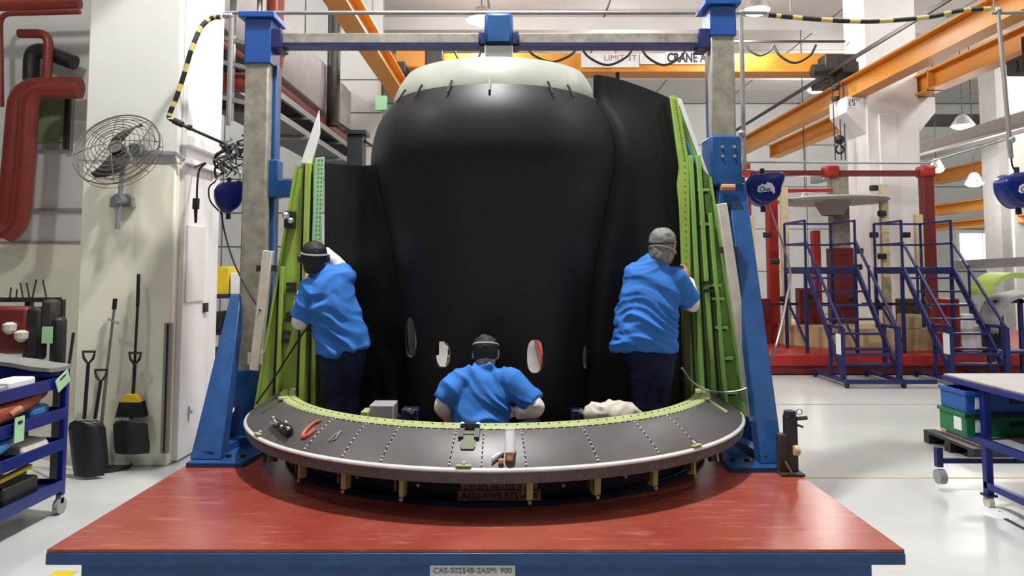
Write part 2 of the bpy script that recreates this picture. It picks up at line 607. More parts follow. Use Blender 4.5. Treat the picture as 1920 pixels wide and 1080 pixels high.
c = thing('pendant_plug', 'dark plug hanging on a bent cable beside the white pillar', 'plug', at(368, 380, 7.0))
cable('cord', [Vector((PX1 + .1, PY0 + .2, at(402, 306, 7.0).z)), at(385, 306, 7.0), at(374, 318, 7.0), at(370, 345, 7.0), at(369, 375, 7.0)], .011, 'dark_metal', c)
mk().cyl(at(368, 372, 7.0), at(367, 392, 7.0), .032, 12).build('plug_body', 'dark_metal', c)
mk().cyl(at(367, 390, 7.0), at(367, 418, 7.0), .018, 10, .012).build('plug_tail', 'dark_metal', c)
c = thing('wall_latch', 'small grey latch handle on the side of the white pillar', 'latch', at(382, 578, 7.8))
mk().bar(at(381, 560, 7.7), at(379, 600, 7.7), .02, .03).build('lever', 'fan_grey', c)
mk().box(at(376, 585, 7.7).x, at(388, 570, 7.7).x, 7.66, 7.74, at(380, 585, 7.7).z, at(380, 568, 7.7).z).build('keeper', 'dark_metal', c)
c = thing('floor_tap', 'small steel tap low on the side of the white pillar', 'tap', at(354, 775, 7.4))
mk().cyl(at(354, 762, 7.4), at(352, 790, 7.4), .012).build('lever', 'steel', c)
mk().cyl(at(348, 772, 7.4), at(360, 772, 7.4), .018).build('body', 'steel', c)

# -------------------------------------------------- far column on the right
fc = thing('concrete_pillar', 'tall white column with corbel carrying the orange runway beams', 'pillar', (8.2, 16.2, 0))
mk().box(7.72, 8.85, 15.9, 16.9, 0, CEIL).build('shaft', 'trim_white', fc, bevel=.02)
mk().box(7.95, 8.35, 15.84, 15.9, 0, 5.2).build('pilaster', 'trim_white', fc, bevel=.02)
mk().prism([(7.74, 15.95, 4.75), (7.30, 15.95, 5.25), (7.30, 15.95, 5.6), (7.74, 15.95, 5.6)], (0, 0, 0), (0, .85, 0)).build('corbel', 'trim_white', fc, bevel=.01)
mk().prism([(8.83, 15.95, 4.75), (9.25, 15.95, 5.25), (9.25, 15.95, 5.58), (8.83, 15.95, 5.58)], (0, 0, 0), (0, .85, 0)).build('corbel', 'trim_white', fc, bevel=.01)
mk().box(7.32, 7.52, 15.93, 15.951, 5.34, 5.56).build('bay_sign', 'paper_white', fc)
text_mesh('bay_number', '(5', .2, 'balancer_blue', fc, (7.42, 15.928, 5.45))
f2 = thing('concrete_pillar', 'white column at the far right edge below the orange beams', 'pillar', (14.6, 22, 0))
mk().box(14.95, 16.3, 22, 23, 0, CEIL).build('shaft', 'trim_white', f2, bevel=.02)
mk().box(14.65, 14.95, 22.1, 22.9, 0, CEIL).build('pilaster', 'concrete_grey', f2)

# -------------------------------------------------- lamps
def lamp(px, py, z, label, r=.26, glow=1.0, loc=None, down=False):
    p = Vector(loc) if loc is not None else gr(px, py, z)
    t = thing('high_bay_lamp', label, 'lamp', (p.x, p.y, p.z), 'high bay lamps under the roof')
    mk().lathe([(r * .25, .32), (r * .45, .28), (r * .9, .06), (r, .0), (r * .93, .0), (r * .4, .24), (1e-3, .26)], (0, 0, 0), 20).build('housing', 'bright_metal', t, local=True)
    mk().lathe([(1e-3, -.10), (r * .5, -.085), (r * .8, -.04), (r * .9, .01)], (0, 0, 0), 20).build('diffuser', 'lamp_glow', t, local=True)
    mk().cyl((0, 0, .3), (0, 0, CEIL - p.z), .012, 6).build('drop_rod', 'dark_metal', t, local=True)
    if down:
        ld = bpy.data.lights.new('lamp_light', 'AREA')
        ld.shape = 'DISK'; ld.size = r * 1.6; ld.energy = LAMP_W * glow
    else:
        ld = bpy.data.lights.new('lamp_light', 'POINT')
        ld.shadow_soft_size = r * .8; ld.energy = LAMP_W * glow * 1.3
    ld.color = (1, .975, .945)
    lo = bpy.data.objects.new('lamp_light', ld)
    COL.objects.link(lo)
    lo.parent = t
    lo.location = (0, 0, -.12 if down else -.34)
    return t


lamp(903, 38, 7.5, 'glowing high bay lamp right beside the blue head of the gantry', .36, 1.2)
lamp(1418, 20, 7.5, 'glowing high bay lamp beside the top right corner of the gantry', .30)
lamp(1805, 236, 5.9, 'glowing lamp right of the white column below the orange runway', .32, .6)
lamp(1756, 318, 4.7, 'small glowing lamp next to the red post top at far right', .22, .3)
lamp(1827, 344, 4.3, 'small glowing lamp below the far right orange beam', .26, .3)
lamp(1510, 379, 3.6, 'small glowing lamp left of the grey round table far back', .2, .25)
for i, (x, y, g) in enumerate([(-5.4, 4.2, 1.7), (5.8, 4.6, 1.0), (-.3, 4.9, 3.9), (5.4, 9.5, 1.2), (-1.6, 9.5, 1.0), (12, 6, 1), (-6, -5.5, .7), (-.2, -6.5, .7), (6, -5.5, .7), (12, 0, .8), (11, 13, 1.2), (16, 20, 1.2), (-6.8, 13.0, 1.0), (3, 21, 1.2), (10, 24, 1.2), (-1.2, 12.5, 1.0)]):  # unseen lamps added for fill; the strongest is set from the ring's shadow
    lamp(0, 0, 0, 'unseen high bay lamp added to light the hall floor', .28, g, loc=(x, y, 7.7), down=(g > 2))

# -------------------------------------------------- crane runways and bridge (orange)
def ibeam(mb, a, b, wd, h, tf=.04, tw=.05):
    """I section along Y between a and b (centre of section)"""
    (x, y0, z), (_, y1, _) = a, b
    mb.box(x - wd / 2, x + wd / 2, y0, y1, z + h / 2 - tf, z + h / 2)
    mb.box(x - wd / 2, x + wd / 2, y0, y1, z - h / 2, z - h / 2 + tf)
    mb.box(x - tw / 2, x + tw / 2, y0, y1, z - h / 2 + tf, z + h / 2 - tf)
    return mb


def runway(label, x, y0, y1, z0, z1, wd=.34, group='orange crane runway beams', stiff=True):
    t = thing('crane_runway', label, 'crane beam', (x, y0, z0), group)
    ibeam(mk(), (x, y0, (z0 + z1) / 2), (x, y1, (z0 + z1) / 2), wd, z1 - z0).build('beam', 'orange_crane', t)
    mk().box(x - .04, x + .04, y0, y1, z1, z1 + .05).build('rail', 'steel', t)
    if stiff:
        mk().box(x - wd / 2, x + wd / 2, y1 - .03, y1, z0, z1).build('end_plate', 'orange_crane', t)
    return t


runway('long orange runway beam receding above the left post of the blue gantry', -2.58, 2, 29.5, 5.73, 6.15)
rr = runway('long orange runway beam in front of the white column at right', 7.58, 3, 27, 5.60, 6.06)
runway('orange runway beam running from behind the white column to the right edge', 8.95, 3, 15.4, 5.60, 6.04)
runway('orange runway beam behind the long one, left of the white column', 8.95, 15.45, 25, 5.60, 6.04)
runway('upper orange beam at the far right edge above the blue tool balancer', 15.7, 12, 27.2, 4.95, 5.4, .4)
runway('middle orange beam at far right below the glowing lamp', 15.3, 20, 26.5, 3.75, 4.1, .4)
runway('lowest orange beam at far right above the bright window', 15.25, 21.5, 27.5, 3.2, 3.45, .4)
# conductor rails on the right runway
for k, s in enumerate(('upper', 'lower')):
    tag(mk().bar((7.1 + k * .15, 9, 6.2 + k * .12), (7.1 + k * .15, 26, 6.2 + k * .12), .04, .05).build('conductor_rail', 'dark_metal'),
        '%s dark conductor rail running along the right orange runway' % ('outer', 'inner')[k], 'conductor rail')
# bridge
br = thing('crane_bridge', 'orange overhead crane bridge with lettered sign spanning between the runways', 'crane', (2.5, 17, 6.4))
mk().box(-2.75, 7.75, 16.9, 17.3, 6.42, 6.84).build('girder', 'orange_crane', br, bevel=.01)
mk().box(-2.75, 7.75, 16.8, 17.4, 6.38, 6.42).build('flange', 'orange_crane', br)
for x in (-2.58, 7.58):
    mk().box(x - .2, x + .2, 16.2, 18, 6.2, 6.45).build('end_carriage', 'dark_metal', br, bevel=.02)
for (x0, y0), (x1, y1), s in (((745, 92), (800, 132), 1), ((800, 95), (832, 130), 1)):
    mk().box(at(x0, 100, 16.7).x, at(x1, 100, 16.7).x, 16.45, 16.8, at(800, y1, 16.7).z, at(800, y0, 16.7).z).build('drive_motor', 'dark_metal' if x0 > 760 else 'orange_crane', br, bevel=.03)
mk().box(-2.6, 7.6, 16.55, 16.62, 7.0, 7.04).build('festoon_rail', 'dark_metal', br)
yb = 16.86
for px0, px1 in ((1090, 1200), (1200, 1250)):
    a, b = at(px0, 120, yb), at(px1, 100, yb)
    mk().box(a.x, b.x - .02, yb, yb + .03, a.z - (.08 if px0 == 1090 else 0), b.z).build('notice_plate', 'paper_white', br)
a, b = at(1248, 120, yb), at(1332, 98, yb)
mk().box(a.x, b.x, yb, yb + .03, a.z, b.z).build('name_plate', 'paper_white', br)
text_mesh('lettering', 'CRANE A', .30, 'ink_black', br, ((a.x + b.x) / 2 - .03, yb - .004, (a.z + b.z) / 2), width=(b.x - a.x) * .88, bold=.012)
a, b = at(1130, 120, yb), at(1196, 98, yb)
text_mesh('lettering', 'LIMIT 3T', .2, 'ink_pink', br, ((a.x + b.x) / 2, yb - .004, (a.z + b.z) / 2), width=(b.x - a.x) * .92)
for k, (xa, xb, sag) in enumerate(((850, 905, 40), (985, 1085, 32), (1088, 1190, 38), (1200, 1290, 38), (1400, 1450, 20), (1450, 1530, 34))):
    a, b = at(xa, 84, 16.5), at(xb, 84, 16.5)
    m_ = at((xa + xb) / 2, 84 + sag, 16.5)
    cable('festoon_loop', [a, a.lerp(b, .15) - Vector((0, 0, (a.z - m_.z) * .6)), m_, a.lerp(b, .85) - Vector((0, 0, (a.z - m_.z) * .6)), b], .028, 'black_rubber', br)
# hoist with chain and hook
ho = thing('chain_hoist', 'dark chain hoist with hook hanging from the right end of the bridge', 'hoist', at(1575, 150, 16.6))
p = at(1572, 118, 16.5)
mk().box(p.x - .38, p.x + .38, 16.3, 16.75, p.z - .22, p.z + .16).build('motor_block', 'dark_metal', ho, bevel=.04)
mk().cyl((p.x - .62, 16.45, p.z - .2), (p.x - .2, 16.45, p.z - .2), .15, 14).build('drum', 'black_plastic', ho)
mk().box(p.x + .36, p.x + .46, 16.35, 16.7, p.z - .05, p.z + .14).build('trolley', 'rust_metal', ho, bevel=.02)
for dx in (-.2, -.05, .05):
    mk().cyl((p.x + dx, 16.4, p.z - .2), (p.x + dx * .9, 16.4, at(1572, 300, 16.4).z), .012, 6).build('chain', 'dark_metal', ho)
q = at(1574, 262, 16.4)
mk().sphere(q, .11, 12, 8).build('hook_block', 'dark_metal', ho)
mk().tube([q + Vector((.09 * math.sin(t), 0, -.22 - .09 * math.cos(t))) for t in [R(a) for a in range(-150, 151, 30)]], .025, 8).build('hook', 'dark_metal', ho)
for py in (165, 185):
    q2 = at(1566, py, 16.4)
    mk().lathe([(.05, -.04), (.09, -.04), (.09, .04), (.05, .04)], q2, 12, close_prof=True).build('chain_link', 'dark_metal', ho)
# second hoist at right edge
h2 = thing('chain_hoist', 'dark hoist block at the right edge below the orange beam', 'hoist', at(1912, 125, 12))
p = at(1912, 125, 12)
mk().box(p.x - .1, p.x + .25, 11.8, 12.2, p.z - .12, p.z + .15).build('motor_block', 'rust_metal', h2, bevel=.03)
mk().cyl((p.x - .12, 12, p.z), (p.x - .02, 12, p.z), .12, 14).build('drum', 'black_plastic', h2)
mk().cyl((p.x + .08, 12, p.z + .1), (p.x + .08, 12, p.z + .5), .03).build('hanger', 'dark_metal', h2)

# ducts far right under the roof
for k, (x, z, y0, y1, lab) in enumerate(((14.0, 5.75, 10, 27, 'grey duct running under the roof right of the white column'), (11.5, 5.2, 12, 28, 'thin grey duct below the other one at right'))):
    tag(mk().bar((x, y0, z), (x, y1, z), .5 - .2 * k, .3).build('ventilation_duct', 'concrete_grey', bevel=.03), lab, 'duct')
a, b = at(1732, 232, 26), at(1850, 214, 26)
tag(mk().box(a.x, b.x, 26, 26.6, a.z, b.z).build('roof_vent', 'vent_dark', bevel=.02), 'dark louvre box right of the white column under the ceiling', 'vent')

# -------------------------------------------------- left service run
tag(mk().box(-4.4, -3.75, 9.2, 17.0, 4.97, 5.95).build('service_beam', 'concrete_grey', bevel=.02), 'grey box beam receding over the cable trays behind the left post', 'beam')
def red_run(label, pts, r):
    return tag(mk().tube(pts, r, 14).build('fire_pipe', 'red_pipe'), label, 'pipe')
red_run('red pipe running under the grey box beam behind the left post', [(-3.78, 8.6, 4.72), (-3.78, 16.9, 4.72)], .11)
for k, z in enumerate((4.45, 4.12)):
    t = thing('cable_tray', '%s cable tray below the red pipe behind the left post' % ('upper dark', 'lower dark')[k], 'cable tray', (-3.8, 12, z))
    mk().box(-4.25, -3.55, 9.2, 16.9, z - .02, z).build('tray_floor', 'dark_metal', t)
    for x in (-4.25, -3.56):
        mk().box(x, x + .025, 9.2, 16.9, z, z + .1).build('tray_side', 'pipe_grey', t)
    for i in range(4):
        mk().tube(spline([(-4.15 + i * .15 + .04 * math.sin(j + i), 9.2 + j * 1.9, z + .03 + .02 * (j % 2)) for j in range(5)], 3), .02, 6).build('cable', ('black_rubber', 'pipe_grey', 'strap_grey', 'black_rubber')[i], t)
    for y in (10, 12.5, 15):
        mk().box(-4.3, -3.5, y, y + .06, z - .06, z - .02).build('tray_bracket', 'pipe_grey', t)
        mk().cyl((-4.28, y + .03, z - .04), (-4.28, y + .03, 4.98), .012, 6).build('tray_hanger', 'pipe_grey', t)
vp = thing('vertical_duct', 'black vertical pipe standing before the far wall left of the orange runway', 'pipe', (-3.55, 14.5, 3.8))
a, b = at(624, 236, 14.6), at(620, -20, 14.6)
mk().cyl((a.x, 14.6, a.z), (a.x, 14.6, CEIL), .13, 16).build('pipe', 'dark_metal', vp)
mk().cyl((a.x, 14.6, at(620, 78, 14.6).z), (a.x, 14.6, at(620, 66, 14.6).z), .17, 16).build('collar', 'dark_metal', vp)
a = at(516, 60, 9.0)
t = thing('fire_pipe', 'thick red vertical pipe behind the cap of the left gantry post', 'pipe', (a.x, 9.0, 4.6))
mk().cyl((a.x, 9.0, at(516, 66, 9.0).z), (a.x, 9.0, CEIL), .11, 16).build('pipe', 'red_pipe', t)
mk().cyl((a.x - .2, 9.0, at(500, 66, 9.0).z), (a.x - .2, 9.0, CEIL), .035, 8).build('small_pipe', 'pipe_grey', t)
a = at(518, 120, 10.5)
v = thing('pipe_valve', 'red valve body just right of the left gantry post near its top', 'valve', a)
mk().cyl(at(520, 92, 10.5), at(518, 148, 10.5), .11, 14, .07).build('body', 'red_pipe', v)
mk().cyl(at(506, 100, 10.5), at(534, 100, 10.5), .05, 10).build('stem', 'dark_metal', v)
a = at(506, 200, 9.2)
tag(mk().box(a.x - .09, a.x + .06, 9.2, 9.35, 0, at(506, 100, 9.2).z).build('red_post', 'red_pipe', bevel=.01), 'pale red upright close behind the left gantry post', 'post')
# grey-white rack bars between pillar and left post
rk = thing('pipe_rack', 'white service rack with red pipe between the pillar and the left post', 'rack', at(436, 240, 8.6))
for py in (84, 130, 196):
    mk().bar(at(405, py - 16, 8.6), at(475, py, 8.6), .05, .05).build('rail', 'pipe_grey', rk)
mk().bar(Vector((at(437, 20, 8.6).x, 8.6, CEIL)), Vector((at(437, 20, 8.6).x, 8.6, at(436, 226, 8.6).z)), .06, .06).build('upright', 'pipe_grey', rk)
mk().cyl(at(405, 155, 8.8), at(480, 155, 8.8), .12, 14).build('pipe', 'red_pipe', rk)
mk().bar(at(404, 96, 9.0), at(474, 132, 9.0), .12, .14).build('tray', 'dark_metal', rk)
mk().bar(at(404, 196, 9.0), at(474, 206, 9.0), .12, .12).build('tray', 'dark_metal', rk)
# far bracket arm behind nacelle left, and dark green post
gp = thing('steel_post', 'dark green square post with cap standing behind the black panel', 'post', at(665, 300, 9) - Vector((0, 0, 0)))
a, b = at(650, 300, 9), at(681, 252, 9)
mk().box(a.x, b.x, 9, 9.2, 0, b.z).build('shaft', 'black_plastic', gp, bevel=.008)
mk().box(a.x - .04, b.x + .04, 8.96, 9.24, b.z, b.z + .05).build('cap', 'black_plastic', gp)
mk().bar(at(628, 226, 9.1), at(712, 284, 9.1), .03, .03).build('stay', 'dark_metal', gp)

# red pipes on the near left wall
def elbow(a, c, b, r, n=6):
    a, c, b = Vector(a), Vector(c), Vector(b)
    p, q = c + (a - c).normalized() * r, c + (b - c).normalized() * r
    out = [a]
    for i in range(n + 1):
        t = i / n
        out.append(p * (1 - t) ** 2 + c * 2 * t * (1 - t) + q * t * t)
    out.append(b)
    return out
Yp = 9.6
pr = .125
t = thing('fire_pipe', 'outer of the two thick red pipes bending down left of the pillar', 'pipe', at(40, 300, Yp), 'red pipes at the left edge')
pp = elbow(at(150, 162, Yp), at(36, 162, Yp), at(24, 300, Yp), .3)[:-1] + elbow(at(24, 300, Yp), at(12, 432, Yp), at(-30, 436, Yp), .22)
mk().tube(pp, pr, 14).build('pipe', 'red_pipe', t)
t = thing('fire_pipe', 'inner of the two thick red pipes bending down left of the pillar', 'pipe', at(60, 300, Yp), 'red pipes at the left edge')
pp = elbow(at(150, 170, Yp - .26), at(58, 170, Yp - .26), at(48, 320, Yp - .26), .22)[:-1] + elbow(at(48, 320, Yp - .26), at(38, 430, Yp - .26), at(18, 440, Yp - .26), .2)
mk().tube(pp, .105, 14).build('pipe', 'red_pipe', t)
red_run('thin red pipe with a bend above the thick red pipes', elbow(at(36, 63, Yp), at(92, 63, Yp), at(88, 150, Yp), .16), .06)
tag(mk().tube(elbow(at(58, 150, Yp + .15), at(60, 88, Yp + .15), at(140, 118, Yp + .15), .2), .10, 14).build('vent_pipe', 'dark_metal'), 'dark grey bent pipe behind the red ones at top left', 'pipe')
red_run('thin dark red pipe along the wall top at the left edge', elbow(at(2, 200, Yp), at(0, 26, Yp), at(150, 22, Yp), .15), .035)
red_run('red pipe across the very top left corner', [at(-40, 12, Yp - .4), at(150, 6, Yp - .4)], .07)

# ================================================================== WORK PLATFORM
DZ = 0.42
XC, YC = -0.13, 6.2           # axis of the nacelle
wp = thing('work_platform', 'low red-topped blue steel platform under the whole assembly', 'platform', (-.18, 6, 0))
mk().box(-2.37, 2.0, 3.88, 8.2, DZ - .016, DZ).build('top_plate', 'deck_red', wp)
mk().box(-2.372, 2.002, 3.872, 8.205, DZ - .075, DZ - .017).build('edge_frame', 'blue_paint', wp, bevel=.004)
mk().box(-2.25, 1.88, 3.98, 8.1, 0.02, DZ - .075).build('skirt', 'blue_paint', wp, bevel=.006)
for x in (-2.1, 1.7):
    for y in (4.2, 7.8):
        mk().cyl((x, y, 0), (x, y, .03), .08).build('foot', 'dark_metal', wp)
a, b = at(806, 1079, 3.97), at(966, 1060, 3.97)
npl = mk().box(a.x, b.x, 3.968, 3.981, a.z - .03, b.z).build('name_plate', 'paper_white', wp)
text_mesh('lettering', 'CAS-S02548-2ASM: 900', .04, 'ink_grey', npl, ((a.x + b.x) / 2, 3.966, (a.z + b.z) / 2 - .002), width=(b.x - a.x) * .92)

# ================================================================== PEDESTAL DRUM
dr = thing('support_drum', 'dark navy round pedestal carrying the ring above the red deck', 'pedestal', (XC, YC, DZ))
mk().lathe([(1.58, 0), (1.60, .02), (1.60, .24), (1.58, .25), (1.50, .25), (1.50, 0)], (XC, YC, DZ), 64).build('drum_wall', 'navy_drum', dr)
mk().lathe([(.70, 0), (.84, 0), (.84, .262), (.70, .262)], (XC, YC, DZ), 48, close_prof=True).build('barrel_seat', 'navy_drum', dr)
for k in range(8):
    t = R(45 * k + 22)
    mk().bar((XC + .8 * math.sin(t), YC - .8 * math.cos(t), DZ + .03), (XC + 1.52 * math.sin(t), YC - 1.52 * math.cos(t), DZ + .03), .08, .05).build('spoke', 'navy_drum', dr)
mk().lathe([(1.62, 0), (1.66, 0), (1.66, .03), (1.62, .03)], (XC, YC, DZ), 64, close_prof=True).build('foot_ring', 'navy_drum', dr)
for k in range(9):
    t = R(-64 + 16 * k)
    mk().cyl((XC + 1.6 * math.sin(t), YC - 1.6 * math.cos(t), DZ + .1), (XC + 1.62 * math.sin(t), YC - 1.62 * math.cos(t), DZ + .1), .012, 8).build('bolt', 'steel', dr)
a, b = at(864, 921, 4.56), at(1008, 903, 4.56)
pl1 = mk().box(a.x, b.x, 4.555, 4.60, a.z, b.z).build('upper_plate', 'plate_beige', dr)
text_mesh('lettering', 'L/H S/N 48-1100 F6 80', .05, 'ink_black', pl1, ((a.x + b.x) / 2, 4.551, (a.z + b.z) / 2), width=(b.x - a.x) * .9)
a, b = at(858, 938, 4.54), at(1014, 920, 4.54)
pl2 = mk().box(a.x, b.x, 4.535, 4.60, a.z, b.z).build('lower_plate', 'plate_beige', dr)
text_mesh('lettering', 'A350-XWB RTS ASM', .055, 'ink_black', pl2, ((a.x + b.x) / 2, 4.531, (a.z + b.z) / 2), width=(b.x - a.x) * .9)

# ================================================================== GANTRY
ga = thing('blue_gantry', 'blue and bare steel portal gantry standing over the black nacelle', 'gantry', (-.18, 6.2, DZ))
GY = 6.2
XL, XR = -2.14, 1.77
top_l, top_r = at(487, 36, GY).z, at(1352, 12, GY).z
for sx, x, ztop in ((-1, XL, top_l), (1, XR, top_r)):
    zsteel = at(487, 125, GY).z if sx < 0 else at(1352, 74, GY).z
    zlow = at(487, 690, GY).z if sx < 0 else at(1352, 258, GY).z
    mk().box(x - .10, x + .10, GY - .10, GY + .02, zlow - .02, zsteel + .02).build('steel_column', 'steel_column', ga, bevel=.012)
    mk().box(x - .085, x + .13, GY + .02, GY + .16, DZ, zsteel + .02).build('back_channel', 'blue_paint', ga, bevel=.01)
    mk().box(x - .105, x + .115, GY - .115, GY + .15, zsteel, ztop - .03).build('head_sleeve', 'blue_cap', ga, bevel=.008)
    mk().box(x - .15, x + .15, GY - .15, GY + .19, ztop - .03, ztop + .02).build('cap_plate', 'blue_cap', ga, bevel=.006)
    # lower sleeve
    if sx < 0:
        mk().box(x - .11, x + .14, GY - .12, GY + .17, DZ, zlow).build('lower_sleeve', 'blue_paint', ga, bevel=.01)
    else:
        clp = mk().box(x - .125, x + .135, GY - .125, GY + .17, zlow - .42, zlow).build('clamp_plate', 'blue_paint', ga, bevel=.02)
        mk().box(x - .06, x + .16, GY - .11, GY + .17, DZ, zlow - .4).build('lower_sleeve', 'blue_paint', ga, bevel=.01)
        for k in range(4):
            mk().cyl((x - .03 + .1 * (k % 2), GY - .14, zlow - .1 - .08 * (k // 2)), (x - .03 + .1 * (k % 2), GY - .12, zlow - .1 - .08 * (k // 2)), .013, 8).build('bolt', 'bright_metal', clp)
        mk().cyl((x - .05, GY - .15, zlow - .44), (x + .06, GY - .15, zlow - .44), .028, 10).build('pin', 'copper_tip', ga)
    # base plate and brace
    xo = x + sx * .48
    if sx < 0:
        poly = [gr(348, 877, DZ), gr(455, 877, DZ), gr(500, 850, DZ), (x + .3, GY + .3, DZ), (x - .22, GY + .3, DZ)]
    else:
        poly = [gr(1476, 886, DZ), gr(1368, 886, DZ), gr(1345, 862, DZ), (x - .2, GY + .3, DZ), (x + .25, GY + .3, DZ)]
    poly = [Vector((p[0], p[1], DZ)) for p in poly]
    bpl = mk().prism(poly, (0, 0, 0), (0, 0, .035)).build('base_plate', 'blue_paint', ga, bevel=.004)
    for k in range(3):
        c = poly[0].lerp(poly[1], .2 + .3 * k) * .85 + poly[3] * .15
        mk().cyl(c + Vector((0, 0, .03)), c + Vector((0, 0, .055)), .02, 6).build('bolt', 'dark_metal', bpl)
    if sx < 0:
        a, b = gr(385, 862, DZ + .035), at(442, 552, GY - .1)
        wd = .17
    else:
        a, b = gr(1448, 870, DZ + .035), at(1380, 330, GY - .03)
        wd = .155
    ex = Vector((1, 0, 0))
    w0, w1 = (.115, .045) if sx < 0 else (.085, .075)
    mk().prism([a - ex * w0, a + ex * w0, b + ex * w1, b - ex * w1], (0, 0, 0), (0, .13, 0)).build('brace', 'blue_paint', ga, bevel=.008)
    mk().bar((a.x, a.y + .02, DZ + .05), (x, GY, DZ + .05), .1, .08).build('sole_bar', 'blue_paint', ga)
    # gusset between sole and column
    mk().prism([(x + sx * .02, GY - .16, DZ + .03), (x + sx * .24, GY - .24, DZ + .03), (x + sx * .02, GY - .16, DZ + .4)], (0, 0, 0), (0, .02, 0)).build('gusset', 'blue_paint', ga)
# bracket arms holding the beams
for py, x0, x1 in ((352, 510, 548), (785, 480, 500)):
    a, b = at(x0 - 20, py + 18, GY + .05), at(x1 + 6, py - 14, GY + .05)
    mk().box(a.x, b.x, GY, GY + .12, a.z, b.z).build('bracket_arm', 'blue_paint', ga, bevel=.008)
a, b = at(500, 345, GY + .02), at(520, 300, GY)
mk().box(a.x - .05, b.x + .02, GY - .04, GY + .1, a.z - .12, b.z).build('bracket_block', 'blue_paint', ga, bevel=.01)
a, b = at(1296, 360, GY), at(1340, 345, GY)
mk().box(a.x, b.x, GY, GY + .12, a.z, b.z).build('bracket_arm', 'blue_paint', ga, bevel=.008)
# cross beam
zb0, zb1 = at(700, 90, GY).z, at(700, 66, GY).z
mk().box(XL + .1, XR - .1, GY - .06, GY + .08, zb0 + .025, zb1).build('cross_beam', 'steel_column', ga, bevel=.006)
mk().box(XL + .1, XR - .1, GY - .063, GY + .083, zb0, zb0 + .025).build('cross_beam_strip', 'blue_dark', ga)
for x in (XL + .15, XR - .15):
    mk().box(x - .05, x + .05, GY - .1, GY + .12, zb0 - .03, zb1 + .03).build('end_clamp', 'blue_dark', ga, bevel=.01)
x0, x1 = at(909, 60, GY).x, at(962, 60, GY).x
mk().box(x0, x1, GY - .13, GY + .15, at(930, 92, GY).z, at(930, 32, GY).z).build('head_block', 'blue_paint', ga, bevel=.03)
mk().box(x0 - .05, x1 + .05, GY - .10, GY + .12, zb0 - .01, zb1 + .01).build('head_clamp', 'blue_dark', ga, bevel=.02)
mk().box(x0 + .0, x1 - .0, GY - .1, GY + .1, 3.0, at(930, 90, GY).z).build('mandrel', 'steel', ga, bevel=.01)

# ================================================================== NACELLE HALF
na = thing('engine_nacelle_half', 'black engine nacelle duct half with green side beams and grey ring', 'engine part', (XC, YC, DZ + .27))
CX = (XC, YC, 0)
# inner barrel, a half shell with four oval cut-outs
prof = [(.785, .70), (.785, 1.05), (.80, 1.35), (.84, 1.68), (.895, 2.0), (.965, 2.32), (1.025, 2.58), (1.043, 2.70), (1.035, 2.83), (1.00, 2.98), (.94, 3.10), (.865, 3.20)]
pf = [Vector((r, 0, z)) for r, z in prof]
pf = [(p.x, p.z) for p in spline(pf, 4)]
inner = [(r - .03, z) for r, z in reversed(pf)]
bar_ = mk().lathe(pf + inner, CX, 96, R(-112), R(112), close_prof=True).build('inner_barrel', 'carbon_black', na, angle=50)
cut = MB()
def oval_cut(mb, px, py, hw, hh):
    """an oval prism pointing through the barrel wall"""
    # angle on the barrel whose projection is px
    best = min((abs(FOC * (XC + .79 * math.sin(R(a / 4))) / (YC - .79 * math.cos(R(a / 4))) + 960 - px), a / 4) for a in range(-280, 281))
    t = R(best[1])
    d = Vector((math.sin(t), -math.cos(t), 0)); s = Vector((math.cos(t), math.sin(t), 0))
    yy = YC - .79 * math.cos(t)
    z = at(px, py, yy).z
    c = Vector((XC, YC, z)) + d * .79
    n = 28
    poly = []
    for i in range(n):
        a = 2 * PI * i / n
        ex = math.copysign(abs(math.cos(a)) ** .75, math.cos(a)) * hw
        ez = math.copysign(abs(math.sin(a)) ** .75, math.sin(a)) * hh
        poly.append(c + s * ex + Vector((0, 0, ez)) - d * .2)
    mb.prism(poly, (0, 0, 0), d * .4)
    return c, d, s
HOLES = [(771, 632, .10, .16), (830, 664, .075, .10), (1004, 668, .072, .128), (1098, 668, .07, .10)]
hc = [oval_cut(cut, *h) for h in HOLES]
co = cut.build('cutter', 'carbon_black')
bm_ = bar_.modifiers.new('cut', 'BOOLEAN')
bm_.object = co; bm_.operation = 'DIFFERENCE'; bm_.solver = 'EXACT'
evaluated(bar_)
bar_.data.set_sharp_from_angle(angle=R(50))
bpy.data.objects.remove(co)
for (c, d, s), h in zip(hc, HOLES):          # lips of the cut-outs
    n = 28
    pts = []
    for i in range(n):
        a = 2 * PI * i / n
        pts.append(c + s * (math.copysign(abs(math.cos(a)) ** .75, math.cos(a)) * h[2]) + Vector((0, 0, math.copysign(abs(math.sin(a)) ** .75, math.sin(a)) * h[3])) - d * (.006 + .5 * (h[2] * math.cos(a)) ** 2 / .79))
    mk().tube(pts, .008, 6, closed=True).build('cutout_lip', 'dark_metal', na)
# fittings seen inside the two left cut-outs
for i, m in ((0, 'beige_bag'), (1, 'cardboard')):
    c, d, s = hc[i]
    q = c - d * .07
    mk().tube([q + s * (.05 * math.cos(t)) + Vector((0, 0, .09 * math.sin(t))) for t in [R(k) for k in range(-80, 110, 15)]], .03, 8).build('inner_fitting', m, na)
    mk().cyl(q + s * .02 + Vector((0, 0, -.1)), q + s * .03 + Vector((0, 0, -.02)), .025, 10).build('inner_pipe', 'steel', na)
    q = c - d * .2 - s * .01
    mk().bar(q + Vector((0, 0, -.15)), q + Vector((0, 0, .02 if i else -.02)), .12, .06, up=d).build('inner_block', 'rust_metal', na, bevel=.01)
